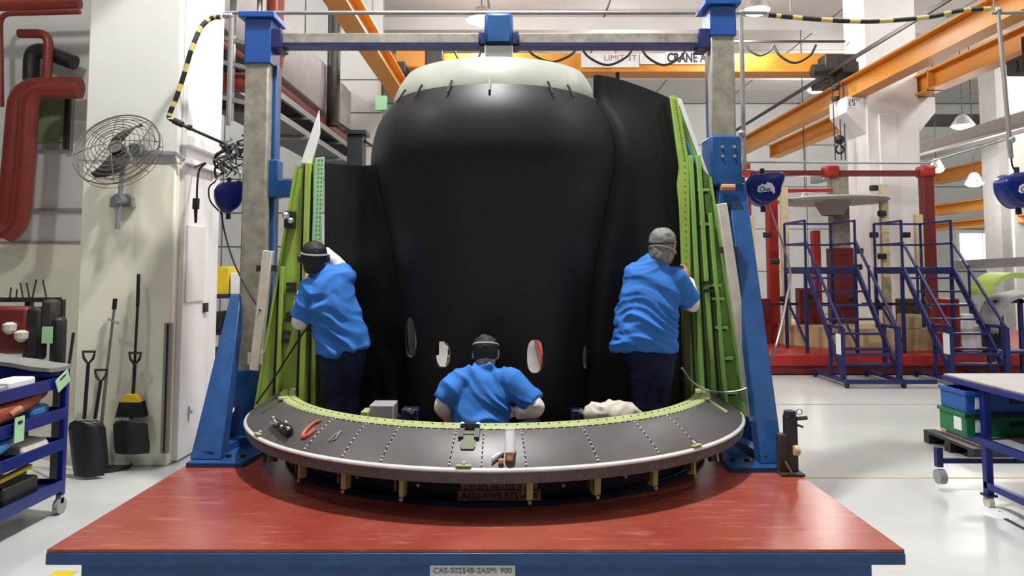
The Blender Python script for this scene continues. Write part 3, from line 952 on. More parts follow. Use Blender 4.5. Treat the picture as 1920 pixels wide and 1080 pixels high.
# collar on top
mk().lathe([(.842, 3.165), (.868, 3.18), (.862, 3.24), (.82, 3.34), (.76, 3.43), (.745, 3.425), (.81, 3.31), (.84, 3.2)], CX, 80, R(-118), R(66), close_prof=True).build('top_collar', 'collar_mint', na, angle=40)
for a in (-53, -39, -21, -2, 27, 39):      # straps over the collar edge
    t = R(a)
    d = Vector((math.sin(t), -math.cos(t), 0))
    mk().bar(Vector((XC, YC, 3.13)) + d * .945, Vector((XC, YC, 3.235)) + d * .876, .016, .012).build('collar_strap', 'black_rubber', na)
a = at(716, 194, 6.15)
mk().box(a.x - .05, a.x + .045, 6.12, 6.16, a.z - .06, a.z + .06).build('green_tag', 'mint_primer', na)
mk().cyl(at(1158, 152, 6.25), at(1158, 136, 6.25), .018, 8).build('lift_eye', 'dark_metal', na)


def rad(z):
    for (r0, z0), (r1, z1) in zip(pf, pf[1:]):
        if z0 <= z <= z1:
            return r0 + (r1 - r0) * (z - z0) / (z1 - z0)
    return pf[-1][0] if z > pf[-1][1] else pf[0][0]


BY = 5.96                                     # plane of the side beams
def wing(sx, ztop_in, ztop_out, xb, bump=0.0, k1=.45, pull=.10):
    rows = []
    n, m = 34, 14
    for i in range(n + 1):
        f = i / n
        row = []
        for j in range(m + 1):
            g = j / m
            z = .70 + ((ztop_in + (ztop_out - ztop_in) * g + bump * math.sin(PI * g ** .8)) - .70) * f
            r = rad(z) + .004
            t = R(64)
            p = Vector((XC + sx * r * math.sin(t), YC - r * math.cos(t), z))
            tg = Vector((sx * math.cos(t), math.sin(t), 0))
            B = Vector((xb(z), BY + .05, z))
            L = (B - p).length
            c1 = p + tg * L * k1
            c2 = B + Vector((-sx * .5 * L, pull, 0))
            q = p * (1 - g) ** 3 + c1 * 3 * g * (1 - g) ** 2 + c2 * 3 * g * g * (1 - g) + B * g ** 3
            q.z = z
            row.append(q)
        rows.append(row)
    return mk().grid(rows, .025, (0, 1, 0))


ZLT = at(606, 304, BY).z
ZRT, ZRI = at(1256, 181, BY).z, at(1110, 146, 5.9).z
wing(-1, at(690, 316, 6.0).z, ZLT, lambda z: at(606, 304, BY).x + (at(604, 700, BY).x - at(606, 304, BY).x) * (ZLT - z) / 1.7).build('wing_panel', 'carbon_black', na, angle=60)
def xr(z):
    z3 = at(1274, 310, BY).z
    if z > z3:
        return at(1258, 181, BY).x + (at(1276, 310, BY).x - at(1258, 181, BY).x) * (ZRT - z) / (ZRT - z3)
    return at(1276, 310, BY).x + (at(1292, 740, BY).x - at(1276, 310, BY).x) * (z3 - z) / (z3 - .75)
wing(1, ZRI, ZRT, xr, .07, .42, -.16).build('wing_panel', 'carbon_black', na, angle=60)

# ---- side beams
def plate(pix, y0, th, name, m, parent, bevel=.004):
    return mk().prism([at(px, py, y0) for px, py in pix], (0, 0, 0), (0, th, 0)).build(name, m, parent, bevel=bevel)
def dotted(lines, y0, n, m):
    mb = MB()
    for a, b in lines:
        for k in range(n):
            q = at(a[0] + (b[0] - a[0]) * k / (n - 1), a[1] + (b[1] - a[1]) * k / (n - 1), y0)
            mb.cyl(q, q + Vector((0, .004, 0)), .0055, 6)
    o = mb.build('flange_hole_row', m, na)
    o['kind'] = 'stuff'
lb = plate([(561, 310), (600, 306), (607, 790), (478, 780)], BY - .02, .03, 'side_beam', 'green_primer', na)
lb['label'] = 'green primed side beam'
for (xa, ya), (xb_, yb_), wd in (((579, 306), (566, 770), .045), ((592, 306), (590, 770), .03), ((530, 500), (520, 768), .03)):
    mk().bar(at(xa, ya, BY - .05), at(xb_, yb_, BY - .05), wd, .05, up=(0, 1, 0)).build('rib', 'green_primer', lb, bevel=.004)
for (xa, ya), (xb_, yb_) in (((571, 308), (556, 770)), ((586, 308), (579, 770)), ((524, 490), (512, 760))):
    mk().bar(at(xa, ya, BY - .028), at(xb_, yb_, BY - .028), .014, .012, up=(0, 1, 0)).build('groove', 'dark_metal', lb)
mk().bar(at(557, 312, BY - .03), at(478, 778, BY - .03), .02, .05, up=(0, 1, 0)).build('edge_flange', 'green_primer', lb)
plate([(590, 296), (608, 294), (600, 460), (584, 468)], BY - .09, .02, 'perforated_flange', 'mint_primer', na)
dotted([((598, 300), (592, 456)), ((604, 300), (598, 456))], BY - .092, 20, 'olive')
plate([(563, 306), (598, 206), (600, 250), (585, 306)], BY - .03, .02, 'fairing_tip', 'paper_white', na)
q = at(544, 412, BY - .06)
bk = mk().box(q.x - .04, q.x + .04, BY - .1, BY - .02, q.z - .07, q.z + .07).build('latch_fitting', 'dark_metal', lb, bevel=.01)
mk().sphere(q + Vector((-.02, -.05, .03)), .03, 10, 6).build('latch_knob', 'bright_metal', lb)
mk().sphere(q + Vector((.02, -.05, -.01)), .025, 10, 6).build('latch_knob', 'bright_metal', lb)
for (px, py) in ((545, 533), (545, 545), (545, 590), (540, 600), (534, 625), (532, 640)):
    q = at(px, py, BY - .05)
    mk().box(q.x - .035, q.x + .035, BY - .06, BY - .02, q.z - .014, q.z + .014).build('hinge_lug', 'dark_metal', lb)

rb = plate([(1256, 180), (1266, 178), (1330, 332), (1398, 782), (1290, 776), (1290, 560), (1270, 345), (1274, 312)], BY - .02, .03, 'side_beam', 'green_primer_deep', na)
rb['label'] = 'green primed side beam'
for (xa, ya), (xb_, yb_), wd in (((1294, 292), (1318, 772), .035), ((1308, 292), (1340, 772), .035), ((1330, 400), (1362, 772), .03)):
    mk().bar(at(xa, ya, BY - .05), at(xb_, yb_, BY - .05), wd, .06, up=(0, 1, 0)).build('rib', 'green_primer_deep', rb, bevel=.004)
for (xa, ya), (xb_, yb_) in (((1300, 296), (1328, 772)), ((1314, 296), (1350, 772)), ((1288, 430), (1306, 770))):
    mk().bar(at(xa, ya, BY - .03), at(xb_, yb_, BY - .03), .014, .014, up=(0, 1, 0)).build('groove', 'dark_metal', rb)
mk().bar(at(1330, 332, BY - .03), at(1397, 780, BY - .03), .02, .06, up=(0, 1, 0)).build('edge_flange', 'green_primer_deep', rb)
plate([(1256, 182), (1270, 182), (1292, 300), (1296, 560), (1280, 560), (1272, 345), (1277, 312)], BY - .075, .015, 'perforated_flange', 'green_primer', na)
dotted([((1266, 190), (1284, 300)), ((1284, 300), (1288, 555))], BY - .077, 22, 'olive')
plate([(1268, 182), (1278, 186), (1330, 330), (1318, 318)], BY - .05, .02, 'fairing_tip', 'paper_white', na)
plate([(1280, 255), (1288, 262), (1312, 318), (1302, 306)], BY - .06, .015, 'fairing_inset', 'panel_blue', na)
for (px, py) in ((1318, 356), (1322, 420), (1340, 535), (1345, 560), (1352, 614), (1362, 672), (1370, 736)):
    q = at(px, py, BY - .06)
    mk().box(q.x - .045, q.x + .05, BY - .075, BY - .02, q.z - .011, q.z + .011).build('cross_web', 'green_primer_deep', rb)
    mk().box(q.x - .04, q.x + .045, BY - .04, BY - .021, q.z - .028, q.z - .012).build('web_gap', 'dark_metal', rb)
for (px, py) in ((1328, 530), (1330, 545)):
    q = at(px, py, BY - .09)
    mk().box(q.x - .03, q.x + .03, BY - .1, BY - .05, q.z - .012, q.z + .012).build('hinge_lug', 'dark_metal', rb)
# inner channels facing the workers, beside the beams
for sx, pa, pb in ((-1, (606, 470), (604, 770)), (1, (1282, 430), (1288, 760))):
    mk().bar(at(*pa, BY + .02), at(*pb, BY + .02), .05, .09, up=(0, 1, 0)).build('inner_channel', 'olive', na)
# pale edge bars along the outer sides
for pix, nm in ((((504, 470), (478, 694)), 'l'), (((1352, 382), (1412, 782)), 'r')):
    (xa, ya), (xb_, yb_) = pix
    mk().bar(at(xa, ya, BY - .12), at(xb_, yb_, BY - .12), .075, .07, up=(0, 1, 0)).build('edge_bar', 'grey_box' if nm == 'x' else 'beige_bag', na, bevel=.006)
    f = .9
    q = at(xa, ya, BY - .12).lerp(at(xb_, yb_, BY - .12), f)
    mk().bar(q - Vector((.06, 0, 0)), q + Vector((.06, 0, 0)), .05, .09).build('bar_clip', 'bright_metal', na)
    q = at(xa, ya, BY - .12).lerp(at(xb_, yb_, BY - .12), .15 if nm == 'l' else .22)
    mk().bar(q - Vector((.08, 0, 0)), q + Vector((.08, 0, 0)), .025, .05).build('bar_clip', 'rust_metal', na)
mk().bar(at(1396, 590, BY + .02), at(1409, 690, BY + .02), .03, .05, up=(0, 1, 0)).build('red_strip', 'red_rig', na)

# ---- lower ring
rings = [(1.690, .894), (1.74, .872), (1.80, .836), (1.86, .795), (1.92, .748), (1.945, .724)]
def conv(px, rr=1.82, zz=.82):
    best = min((abs(960 + FOC * (XC + rr * math.sin(R(a / 4))) / ((YC - rr * math.cos(R(a / 4))) * math.cos(PITCH) + (zz - CAMH) * math.sin(PITCH)) - px), a / 4) for a in range(-320, 321))
    return best[1]
rows_px = [598, 664, 731, 849, 905, 983, 1107, 1211, 1277]
angs = [-83] + [conv(p) for p in rows_px] + [83]
for i in range(len(angs) - 1):
    a0, a1 = angs[i] + (.10 if i else 0), angs[i + 1] - (.10 if i < len(angs) - 2 else 0)
    n = max(3, int((a1 - a0) / 2.5))
    pr_ = rings + [(r - .012, z - .015) for r, z in reversed(rings)]
    mk().lathe(pr_, CX, n, R(a0), R(a1), close_prof=True).build('ring_panel', 'ring_grey', na, angle=30)
mk().lathe([(1.70, .87), (1.93, .715), (1.93, .64), (1.70, .66)], CX, 72, R(-83), R(83), close_prof=True).build('ring_core', 'ring_under', na)
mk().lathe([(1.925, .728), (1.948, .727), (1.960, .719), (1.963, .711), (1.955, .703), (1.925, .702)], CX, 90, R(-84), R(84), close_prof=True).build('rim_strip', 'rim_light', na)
mk().lathe([(1.90, .702), (1.950, .702), (1.945, .640), (1.90, .635)], CX, 90, R(-84), R(84), close_prof=True).build('rim_band', 'ring_under', na)
mk().lathe([(1.60, .905), (1.695, .902), (1.705, .893), (1.69, .885), (1.61, .89), (1.60, .80), (1.59, .80)], CX, 90, R(-84), R(84), close_prof=True).build('inner_flange', 'flange_green', na)


def surf(t, f, lift=0.0):
    """point on the ring surface: angle t (deg), f 0 inner .. 1 outer"""
    k = f * (len(rings) - 1)
    i = min(int(k), len(rings) - 2)
    u = k - i
    r = rings[i][0] * (1 - u) + rings[i + 1][0] * u
    z = rings[i][1] * (1 - u) + rings[i + 1][1] * u
    t = R(t)
    return Vector((XC + (r + lift * .55) * math.sin(t), YC - (r + lift * .55) * math.cos(t), z + lift * .83))


def dot(mb, c, r, h=.004):
    mb.lathe([(r, -.003), (r * .9, h * .7), (r * .4, h), (1e-4, h)], c, 8)
for a in angs[1:-1]:
    mb = MB()
    for k in range(9):
        dot(mb, surf(a, .10 + .095 * k, .001), .0072)
    o = mb.build('rivet_row', 'rivet', na); o['kind'] = 'stuff'
mb = MB()
for k in range(96):
    dot(mb, surf(-76 + 152 * k / 95, .055, .001), .0055)
o = mb.build('edge_rivet_row', 'rivet', na); o['kind'] = 'stuff'
mb = MB()
for k in range(70):
    t = R(-78 + 156 * k / 69)
    dot(mb, Vector((XC + 1.648 * math.sin(t), YC - 1.648 * math.cos(t), .905)), .006)
o = mb.build('flange_hole_row', 'olive', na); o['kind'] = 'stuff'
mb = MB()
for k in range(80):
    t = R(-70 + 140 * k / 79)
    c = Vector((XC + 1.949 * math.sin(t), YC - 1.949 * math.cos(t), .664))
    mb.sphere(c, .0045, 6, 4)
o = mb.build('rim_bolt_row', 'steel', na); o['kind'] = 'stuff'
# end seam plates and clips on the ring
for px in (870, 1303, 487):
    a = conv(px, 1.93, .73)
    c0, c1 = surf(a - 1.3, .93, .006), surf(a + 1.3, .93, .006)
    mk().bar(c0, c1, .035, .008).build('rim_clip', 'flange_green', na)
    mk().sphere(surf(a, .82, .006), .009, 8, 6).build('clip_pin', 'rivet', na)
for px, py in ((1395, 765), (548, 762)):
    a = conv(px, 1.72, .88)
for a in (-66, 66):
    mk().bar(surf(a - 2.0 * (1 if a > 0 else -1), .02, .012), surf(a + .8 * (1 if a > 0 else -1), .02, .012), .06, .012).build('flange_clip', 'flange_green', na)
    mk().bar(surf(a + .5, .12, .002), surf(a + .5, .55, .002), .06, .006).build('access_slot', 'flange_green' if a > 0 else 'olive', na)
# latch at the front
al = conv(881, 1.72, .87)
c = surf(al, 0)
lt = mk().bar(surf(al - 1.9, -.0, .02), surf(al + 1.9, -.0, .02), .05, .03).build('front_latch', 'dark_metal', na)
mk().bar(surf(al - 1.25, .20, .012), surf(al + 1.25, .20, .012), .028, .014).build('latch_bar', 'bright_metal', lt)
pk = [surf(al - 1.4, .24, .004), surf(al - 1.4, .50, .004), surf(al - 1.1, .56, .004), surf(al + 1.1, .56, .004), surf(al + 1.4, .50, .004), surf(al + 1.4, .24, .004)]
mk().prism(pk, (0, 0, 0), (0, -.003, .004)).build('latch_pocket', 'olive', lt)
for s in (-1, 1):
    mk().bar(surf(al + s * 1.5, .04, .015), surf(al + s * 1.5, .34, .012), .03, .02).build('latch_arm', 'dark_metal', lt)
    mk().cyl(surf(al + s * 1.6, .0, .03), surf(al + s * 1.6, .0, .04), .012, 8).build('latch_bolt', 'rivet', lt)
# hanging brackets below the ring
for px, w_ in ((562, .7), (645, 1), (752, .8), (991, 1), (1118, 1.1), (1225, 1.1), (1300, .7)):
    a = conv(px, 1.85, .60)
    t = R(a)
    d = Vector((math.sin(t), -math.cos(t), 0)); s = Vector((math.cos(t), math.sin(t), 0))
    c = Vector((XC, YC, 0)) + d * 1.86
    bkt = mk().prism([c + s * -.012 * w_ + Vector((0, 0, .65)), c + s * .028 * w_ + Vector((0, 0, .65)), c + s * .022 * w_ + Vector((0, 0, .52)), c + s * -.012 * w_ + Vector((0, 0, .52))], (0, 0, 0), -d * .05).build('hanging_bracket', 'flange_green', na)
    c2 = c - s * .035
    mk().prism([c2 + s * -.006 + Vector((0, 0, .65)), c2 + s * .006 + Vector((0, 0, .65)), c2 + s * .006 + Vector((0, 0, .55)), c2 + s * -.006 + Vector((0, 0, .55))], (0, 0, 0), -d * .06).build('bracket_fin', 'olive', bkt)
    mk().sphere(c + s * .005 + Vector((0, 0, .505)), .014, 8, 6).build('bracket_roller', 'steel', bkt)
# fittings under the left and right ends
for sx in (-1, 1):
    for k in range(5):
        t = R(sx * (54 + k * 4))
        c = Vector((XC + 1.82 * math.sin(t), YC - 1.82 * math.cos(t), .62 - .03 * (k % 3)))
        mk().cyl(c, c + Vector((.0, -.03, -.07)), .018, 8).build('end_fitting', ('rust_metal', 'steel', 'rust_metal')[k % 3], na)

# ================================================================== PEOPLE
def loft(mb, pts, rad_, side=(1, 0, 0), n=18, flat0=False, flat1=False, cap=1.0):
    """closed limb through pts with elliptic sections (a along side, b across)"""
    P = [Vector(p) for p in pts]
    rs = [(r, r) if not isinstance(r, (tuple, list)) else r for r in rad_]
    d0 = (P[1] - P[0]).normalized(); d1 = (P[-1] - P[-2]).normalized()
    secs = []
    if not flat0:
        m0 = min(rs[0]) * cap
        secs += [(P[0] - d0 * m0 * .9, (rs[0][0] * .25, rs[0][1] * .25), d0), (P[0] - d0 * m0 * .6, (rs[0][0] * .72, rs[0][1] * .72), d0)]
    for i, p in enumerate(P):
        d = (P[min(i + 1, len(P) - 1)] - P[max(i - 1, 0)]).normalized()
        secs.append((p, rs[i], d))
    if not flat1:
        m1 = min(rs[-1]) * cap
        secs += [(P[-1] + d1 * m1 * .6, (rs[-1][0] * .72, rs[-1][1] * .72), d1), (P[-1] + d1 * m1 * .9, (rs[-1][0] * .25, rs[-1][1] * .25), d1)]
    o = len(mb.v)
    S = Vector(side)
    for p, (a, b), d in secs:
        x = S - d * S.dot(d)
        if x.length < 1e-3:
            x = Vector((0, 1, 0)) - d * d.y
        x.normalize()
        y = d.cross(x)
        for j in range(n):
            t = 2 * PI * j / n
            mb.v.append(p + x * (a * math.cos(t)) + y * (b * math.sin(t)))
    k = len(secs)
    for i in range(k - 1):
        for j in range(n):
            mb.f.append((o + i * n + j, o + i * n + (j + 1) % n, o + (i + 1) * n + (j + 1) % n, o + (i + 1) * n + j))
    mb.f.append(tuple(o + j for j in reversed(range(n))))
    mb.f.append(tuple(o + (k - 1) * n + j for j in range(n)))
    return mb


def organic(name, m, parent, mb, voxel=.012, smooth=5, disp=None):
    o = mb.build(name, m, parent)
    r = o.modifiers.new('remesh', 'REMESH')
    r.mode = 'VOXEL'; r.voxel_size = voxel; r.use_smooth_shade = True
    if smooth:
        s = o.modifiers.new('smooth', 'SMOOTH')
        s.iterations = smooth; s.factor = .5
    evaluated(o)
    if disp:
        me = o.data
        nn = [v.normal.copy() for v in me.vertices]
        for v, q in zip(me.vertices, nn):
            v.co += q * disp(v.co)
    for p in o.data.polygons:
        p.use_smooth = True
    return o


def folds(amp, sx, sy, sz, tilt, seed):
    def f(co):
        wv = noise.noise(co * 3.0 + Vector((seed * 2, 0, 5))) * 1.6
        c = Vector((co.x * sx + co.z * tilt + wv, co.y * sy + wv, co.z * sz + co.x * tilt * .6 + wv)) + Vector((seed, seed * .7, 0))
        gain = .35 + 1.1 * max(0, noise.noise(co * 4.5 + Vector((3, seed, 1))) + .25)
        a = 1 - abs(noise.noise(c)) * 3.2
        b = 1 - abs(noise.noise(c * .55 + Vector((9, 2, 4)))) * 2.6
        return amp * gain * (max(a, -.2) * .7 + max(b, -.2) * .9 - .25)
    return f


def hand(mb, wrist, d, nrm, s=1.0, curl=.5, flip=1):
    """palm and five bent fingers; d points to the finger tips, nrm out of the back of the hand"""
    w, d, nrm = Vector(wrist), Vector(d).normalized(), Vector(nrm)
    nrm = (nrm - d * nrm.dot(d)).normalized()
    x = d.cross(nrm) * flip
    loft(mb, [w, w + d * .04 * s, w + d * .085 * s], [(.027 * s, .018 * s), (.040 * s, .016 * s), (.041 * s, .014 * s)], x, 12)
    for i, (off, L) in enumerate(((-.030, .070), (-.010, .080), (.011, .075), (.030, .058))):
        b = w + d * .085 * s + x * off * s
        ang = 0
        pts = [b]
        for k, f in enumerate((.45, .32, .23)):
            ang += curl * (.55 + .15 * k) + .05 * i
            dd = d * math.cos(ang) - nrm * math.sin(ang)
            pts.append(pts[-1] + dd * L * f * s)
        loft(mb, pts, [.0095 * s, .009 * s, .0085 * s, .0075 * s], x, 8)
    b = w + d * .03 * s - x * .032 * s
    loft(mb, [b, b - x * .02 * s + d * .03 * s - nrm * .008 * s, b - x * .018 * s + d * .058 * s - nrm * .022 * s], [.014 * s, .0105 * s, .009 * s], nrm, 8)
    return mb


def head(mb, c, f, s=1.0):
    """skull, jaw, nose and ears; f = facing direction"""
    c, f = Vector(c), Vector(f).normalized()
    u = Vector((0, 0, 1)); u = (u - f * u.dot(f)).normalized()
    x = f.cross(u)
    loft(mb, [c - u * .105 * s + f * .03 * s, c - u * .07 * s + f * .022 * s, c - u * .02 * s + f * .012 * s, c + u * .03 * s, c + u * .065 * s - f * .005 * s, c + u * .085 * s - f * .005 * s],
         [(.040 * s, .045 * s), (.058 * s, .070 * s), (.070 * s, .088 * s), (.076 * s, .096 * s), (.068 * s, .085 * s), (.052 * s, .062 * s)], x, 18, cap=.4)
    loft(mb, [c + f * .092 * s + u * .012 * s, c + f * .112 * s - u * .022 * s], [.010 * s, .015 * s], x, 8)
    loft(mb, [c + f * .09 * s - u * .058 * s - x * .02 * s, c + f * .09 * s - u * .058 * s + x * .02 * s], [.008 * s, .008 * s], u, 8)
    for k in (-1, 1):
        e = c + x * k * .083 * s - f * .008 * s
        loft(mb, [e - u * .028 * s, e + u * .002 * s, e + u * .026 * s], [(.007 * s, .012 * s), (.009 * s, .018 * s), (.008 * s, .016 * s)], x, 8)
    return mb


def eyes(c, f, parent, s=1.0):
    c, f = Vector(c), Vector(f).normalized()
    u = Vector((0, 0, 1)); u = (u - f * u.dot(f)).normalized()
    x = f.cross(u)
    for k in (-1, 1):
        mk().sphere(c + f * .088 * s + x * k * .031 * s + u * .008 * s, .012 * s, 10, 8).build('eye', 'ink_black', parent)


def hair_cap(mb, c, f, s=1.0, low=-.05):
    c, f = Vector(c), Vector(f).normalized()
    u = Vector((0, 0, 1)); u = (u - f * u.dot(f)).normalized()
    x = f.cross(u)
    b = c - f * .014 * s
    loft(mb, [b + u * low * s - f * .012 * s, b - u * .01 * s - f * .006 * s, b + u * .035 * s, b + u * .072 * s, b + u * .095 * s],
         [(.068 * s, .074 * s), (.081 * s, .088 * s), (.086 * s, .098 * s), (.079 * s, .090 * s), (.062 * s, .072 * s)], x, 18, cap=.45)
    return mb


def shoe(mb, p, f):
    p, f = Vector(p), Vector(f).normalized()
    loft(mb, [p - f * .07 + Vector((0, 0, .035)), p + f * .02 + Vector((0, 0, .045)), p + f * .11 + Vector((0, 0, .035)), p + f * .18 + Vector((0, 0, .028))],
         [(.038, .034), (.042, .044), (.047, .034), (.038, .026)], f.cross(Vector((0, 0, 1))), 14)
    return mb


def person(label, base, J, facing, build, gloves, hair, sleeve_end=.75, seed=1, hs=1.0, low=-.05, fold=(.026, 5, 5, 9, 6)):
    """J: joints in world space; build: list of torso sections (point, half width, half depth) from hem to shoulder"""
    t = thing('person', label, 'person', base, 'workers at the nacelle')
    side = Vector(J['rsh']) - Vector(J['lsh']); side.normalize()
    # body: one continuous mesh
    mb = MB()
    head(mb, J['head'], facing, hs)
    hd = Vector(J['head'])
    loft(mb, [hd - Vector((0, 0, .07)), Vector(J['neck']) - Vector((0, 0, .03))], [.052, .055], side, 14)
    tp = [p for p, _, _ in build]
    loft(mb, tp[1:], [(a * .72, b * .72) for _, a, b in build][1:], side, 22)
    for s in 'lr':
        sh, el, wr = (Vector(J[s + k]) for k in ('sh', 'el', 'wr'))
        loft(mb, [sh, sh.lerp(el, .5), el], [.052, .046, .038], side, 12)
        loft(mb, [el, el.lerp(wr, .35), wr], [.038, .038, .025], side, 12)
        hand(mb, wr, J[s + 'hd'], J[s + 'hn'], 1.0, J.get('curl', .6), 1 if s == 'r' else -1)
        hp, kn, an = (Vector(J[s + k]) for k in ('hip', 'kn', 'an'))
        loft(mb, [hp, hp.lerp(kn, .5), kn], [.078, .066, .05], side, 14)
        loft(mb, [kn, kn.lerp(an, .35), an], [.05, .05, .035], side, 14)
        shoe(mb, Vector((an.x, an.y, an.z - .075)), J['foot'])
    loft(mb, [Vector(J['lhip']), Vector(J['rhip'])], [.085, .085], (0, 0, 1), 14)
    body = organic('body', 'skin', t, mb, .0085, 3)
    eyes(hd, facing, t, hs)
    # trousers
    mb = MB()
    for s in 'lr':
        hp, kn, an = (Vector(J[s + k]) for k in ('hip', 'kn', 'an'))
        loft(mb, [hp + Vector((0, 0, .06)), hp, hp.lerp(kn, .5), kn, kn.lerp(an, .5), an + Vector((0, 0, .0))], [(.10, .105), (.105, .11), .092, .080, .074, .068], side, 18, flat1=True)
    loft(mb, [Vector(J['lhip']), Vector(J['rhip'])], [.118, .118], (0, 0, 1), 16)
    mh = (Vector(J['lhip']) + Vector(J['rhip'])) / 2
    loft(mb, [mh, tp[1], tp[2]], [(build[0][1] * .82, build[0][2] * .82), (build[1][1] * .80, build[1][2] * .80), (build[2][1] * .74, build[2][2] * .74)], side, 20, flat1=True)
    organic('trousers', 'trouser_navy', t, mb, .013, 4, folds(.010, 5, 5, 14, 3, seed + 3))
    # shoes
    for s in 'lr':
        an = Vector(J[s + 'an'])
        mb = shoe(MB(), Vector((an.x, an.y, an.z - .08)), J['foot'])
        mb.v = [Vector((p.x, p.y, p.z)) for p in mb.v]
        organic('shoe', 'black_rubber', t, mb, .010, 2, lambda c: .006)
    # smock
    mb = MB()
    loft(mb, tp, [(a, b) for _, a, b in build], side, 26, flat0=True)
    loft(mb, [Vector(J['lsh']), Vector(J['rsh'])], [(.080, .075), (.080, .075)], (0, 0, 1), 16)
    for s in 'lr':
        sh, el, wr = (Vector(J[s + k]) for k in ('sh', 'el', 'wr'))
        loft(mb, [sh, sh.lerp(el, .5), sh.lerp(el, sleeve_end)], [.088, .084, .080], side, 16, flat1=True)
    loft(mb, [Vector(J['neck']) - Vector((0, 0, .03)), Vector(J['neck']) + Vector((0, 0, .035))], [.088, .076], side, 16, flat1=True)
    sm = organic('smock', 'smock_blue', t, mb, .011, 4, folds(*fold, seed))
    # white over-sleeves
    for s in 'lr':
        sh, el, wr = (Vector(J[s + k]) for k in ('sh', 'el', 'wr'))
        mb = MB()
        loft(mb, [sh.lerp(el, sleeve_end - .12), el], [.066, .064], side, 16, flat0=True)
        loft(mb, [el, el.lerp(wr, .5), wr], [.064, .060, .042], side, 16, flat1=True)
        organic('sleeve', 'sleeve_white', t, mb, .010, 5, folds(.007, 14, 14, 14, 6, seed + 7))
        if gloves:
            mb = MB()
            hand(mb, wr, J[s + 'hd'], J[s + 'hn'], 1.12, J.get('curl', .6), 1 if s == 'r' else -1)
            organic('glove', 'sleeve_white', t, mb, .007, 3)
    # hair
    hc_ = organic('hair', hair, t, hair_cap(MB(), hd, facing, hs, low), .009, 3, folds(.006, 30, 30, 30, 5, seed + 5))
    return t


def head_strap(parent, c, f, z, m, s=1.0, r=.006, tilt=0.0, name='head_strap'):
    c, f = Vector(c), Vector(f).normalized()
    u = Vector((0, 0, 1)); u = (u - f * u.dot(f)).normalized()
    x = f.cross(u)
    pts = []
    for k in range(28):
        a = 2 * PI * k / 28
        pts.append(c - f * .014 + u * (z + tilt * math.cos(a)) + x * (.0865 * s * math.sin(a)) + f * (.098 * s * math.cos(a)))
    return mk().tube(pts, r, 8, closed=True).build(name, m, parent)


# --- worker at the left beam, arms raised
Yw = 5.62
f_l = Vector((-.42, .86, .05))
J = dict(head=at(588, 484, Yw), neck=at(606, 512, Yw + .0), lsh=at(586, 536, Yw - .02), rsh=at(644, 523, Yw + .02),
         lel=at(562, 604, Yw - .02), lwr=at(574, 530, Yw + .22), lhd=(.1, .3, .8), lhn=(-1, -.2, .2),
         rel=at(640, 506, Yw + .22), rwr=at(606, 470, Yw + .20), rhd=(-.7, .35, .45), rhn=(.2, -.8, .5),
         lhip=at(627, 668, Yw + .02), rhip=at(661, 664, Yw + .04), lkn=at(630, 750, Yw + .06), rkn=at(652, 748, Yw + .12),
         lan=Vector((at(632, 800, Yw).x, Yw + .0, DZ + .085)), ran=Vector((at(664, 800, Yw).x, Yw + .1, DZ + .085)), foot=(-.35, .9, 0))
B = [(at(644, 655, Yw + .03), .205, .15), (at(640, 630, Yw + .02), .198, .145), (at(630, 600, Yw + .01), .185, .135), (at(622, 565, Yw), .18, .13), (at(616, 535, Yw), .18, .12), (at(612, 515, Yw), .12, .085)]
p1 = person('black-haired worker in blue smock with raised arms at the left green beam', (J['lan'].x, Yw, DZ), J, f_l, B, True, 'hair_black', .90, 1, 1.08, -.085)
head_strap(p1, J['head'], f_l, .035, 'strap_grey', s=1.08, r=.007, tilt=.01)
for k in (-1, 1):
    mb = MB()
    x = Vector(f_l).normalized().cross(Vector((0, 0, 1))).normalized()
    e = Vector(J['head']) + x * k * .088
    mb.cyl(e, e + x * k * .03, .036, 14, .030)
    mb.build('ear_muff', 'black_plastic', p1)

# --- worker at the right beam
Yw = 5.50
f_r = Vector((.62, .75, -.12))
J = dict(head=at(1244, 462, Yw), neck=at(1231, 492, Yw), lsh=at(1190, 515, Yw + .03), rsh=at(1264, 520, Yw - .02),
         lel=at(1215, 560, Yw + .25), lwr=at(1262, 530, Yw + .36), lhd=(.8, .3, .3), lhn=(-.3, .2, .9),
         rel=at(1296, 570, Yw + .06), rwr=at(1291, 527, Yw + .28), rhd=(.0, .35, .8), rhn=(.8, -.5, .1),
         lhip=at(1205, 665, Yw + .03), rhip=at(1240, 668, Yw + .0), lkn=at(1204, 750, Yw + .08), rkn=at(1232, 752, Yw + .05),
         lan=Vector((at(1206, 800, Yw).x, Yw + .06, DZ + .085)), ran=Vector((at(1240, 800, Yw).x, Yw, DZ + .085)), foot=(.5, .85, 0))
B = [(at(1208, 656, Yw), .245, .165), (at(1209, 630, Yw), .238, .16), (at(1213, 590, Yw), .222, .15), (at(1218, 550, Yw), .208, .14), (at(1224, 515, Yw), .180, .12), (at(1229, 496, Yw), .11, .085)]
p2 = person('grey-haired worker in long blue smock facing the right green beam', (J['lan'].x, Yw, DZ), J, f_r, B, False, 'hair_grey', .93, 4, 1.14, -.095, fold=(.028, 5, 5, 9, 7))
head_strap(p2, J['head'], f_r, .02, 'hair_black', s=1.13, r=.006, tilt=.015)
head_strap(p2, J['head'], f_r, -.03, 'strap_grey', s=1.1, r=.006, tilt=-.02)

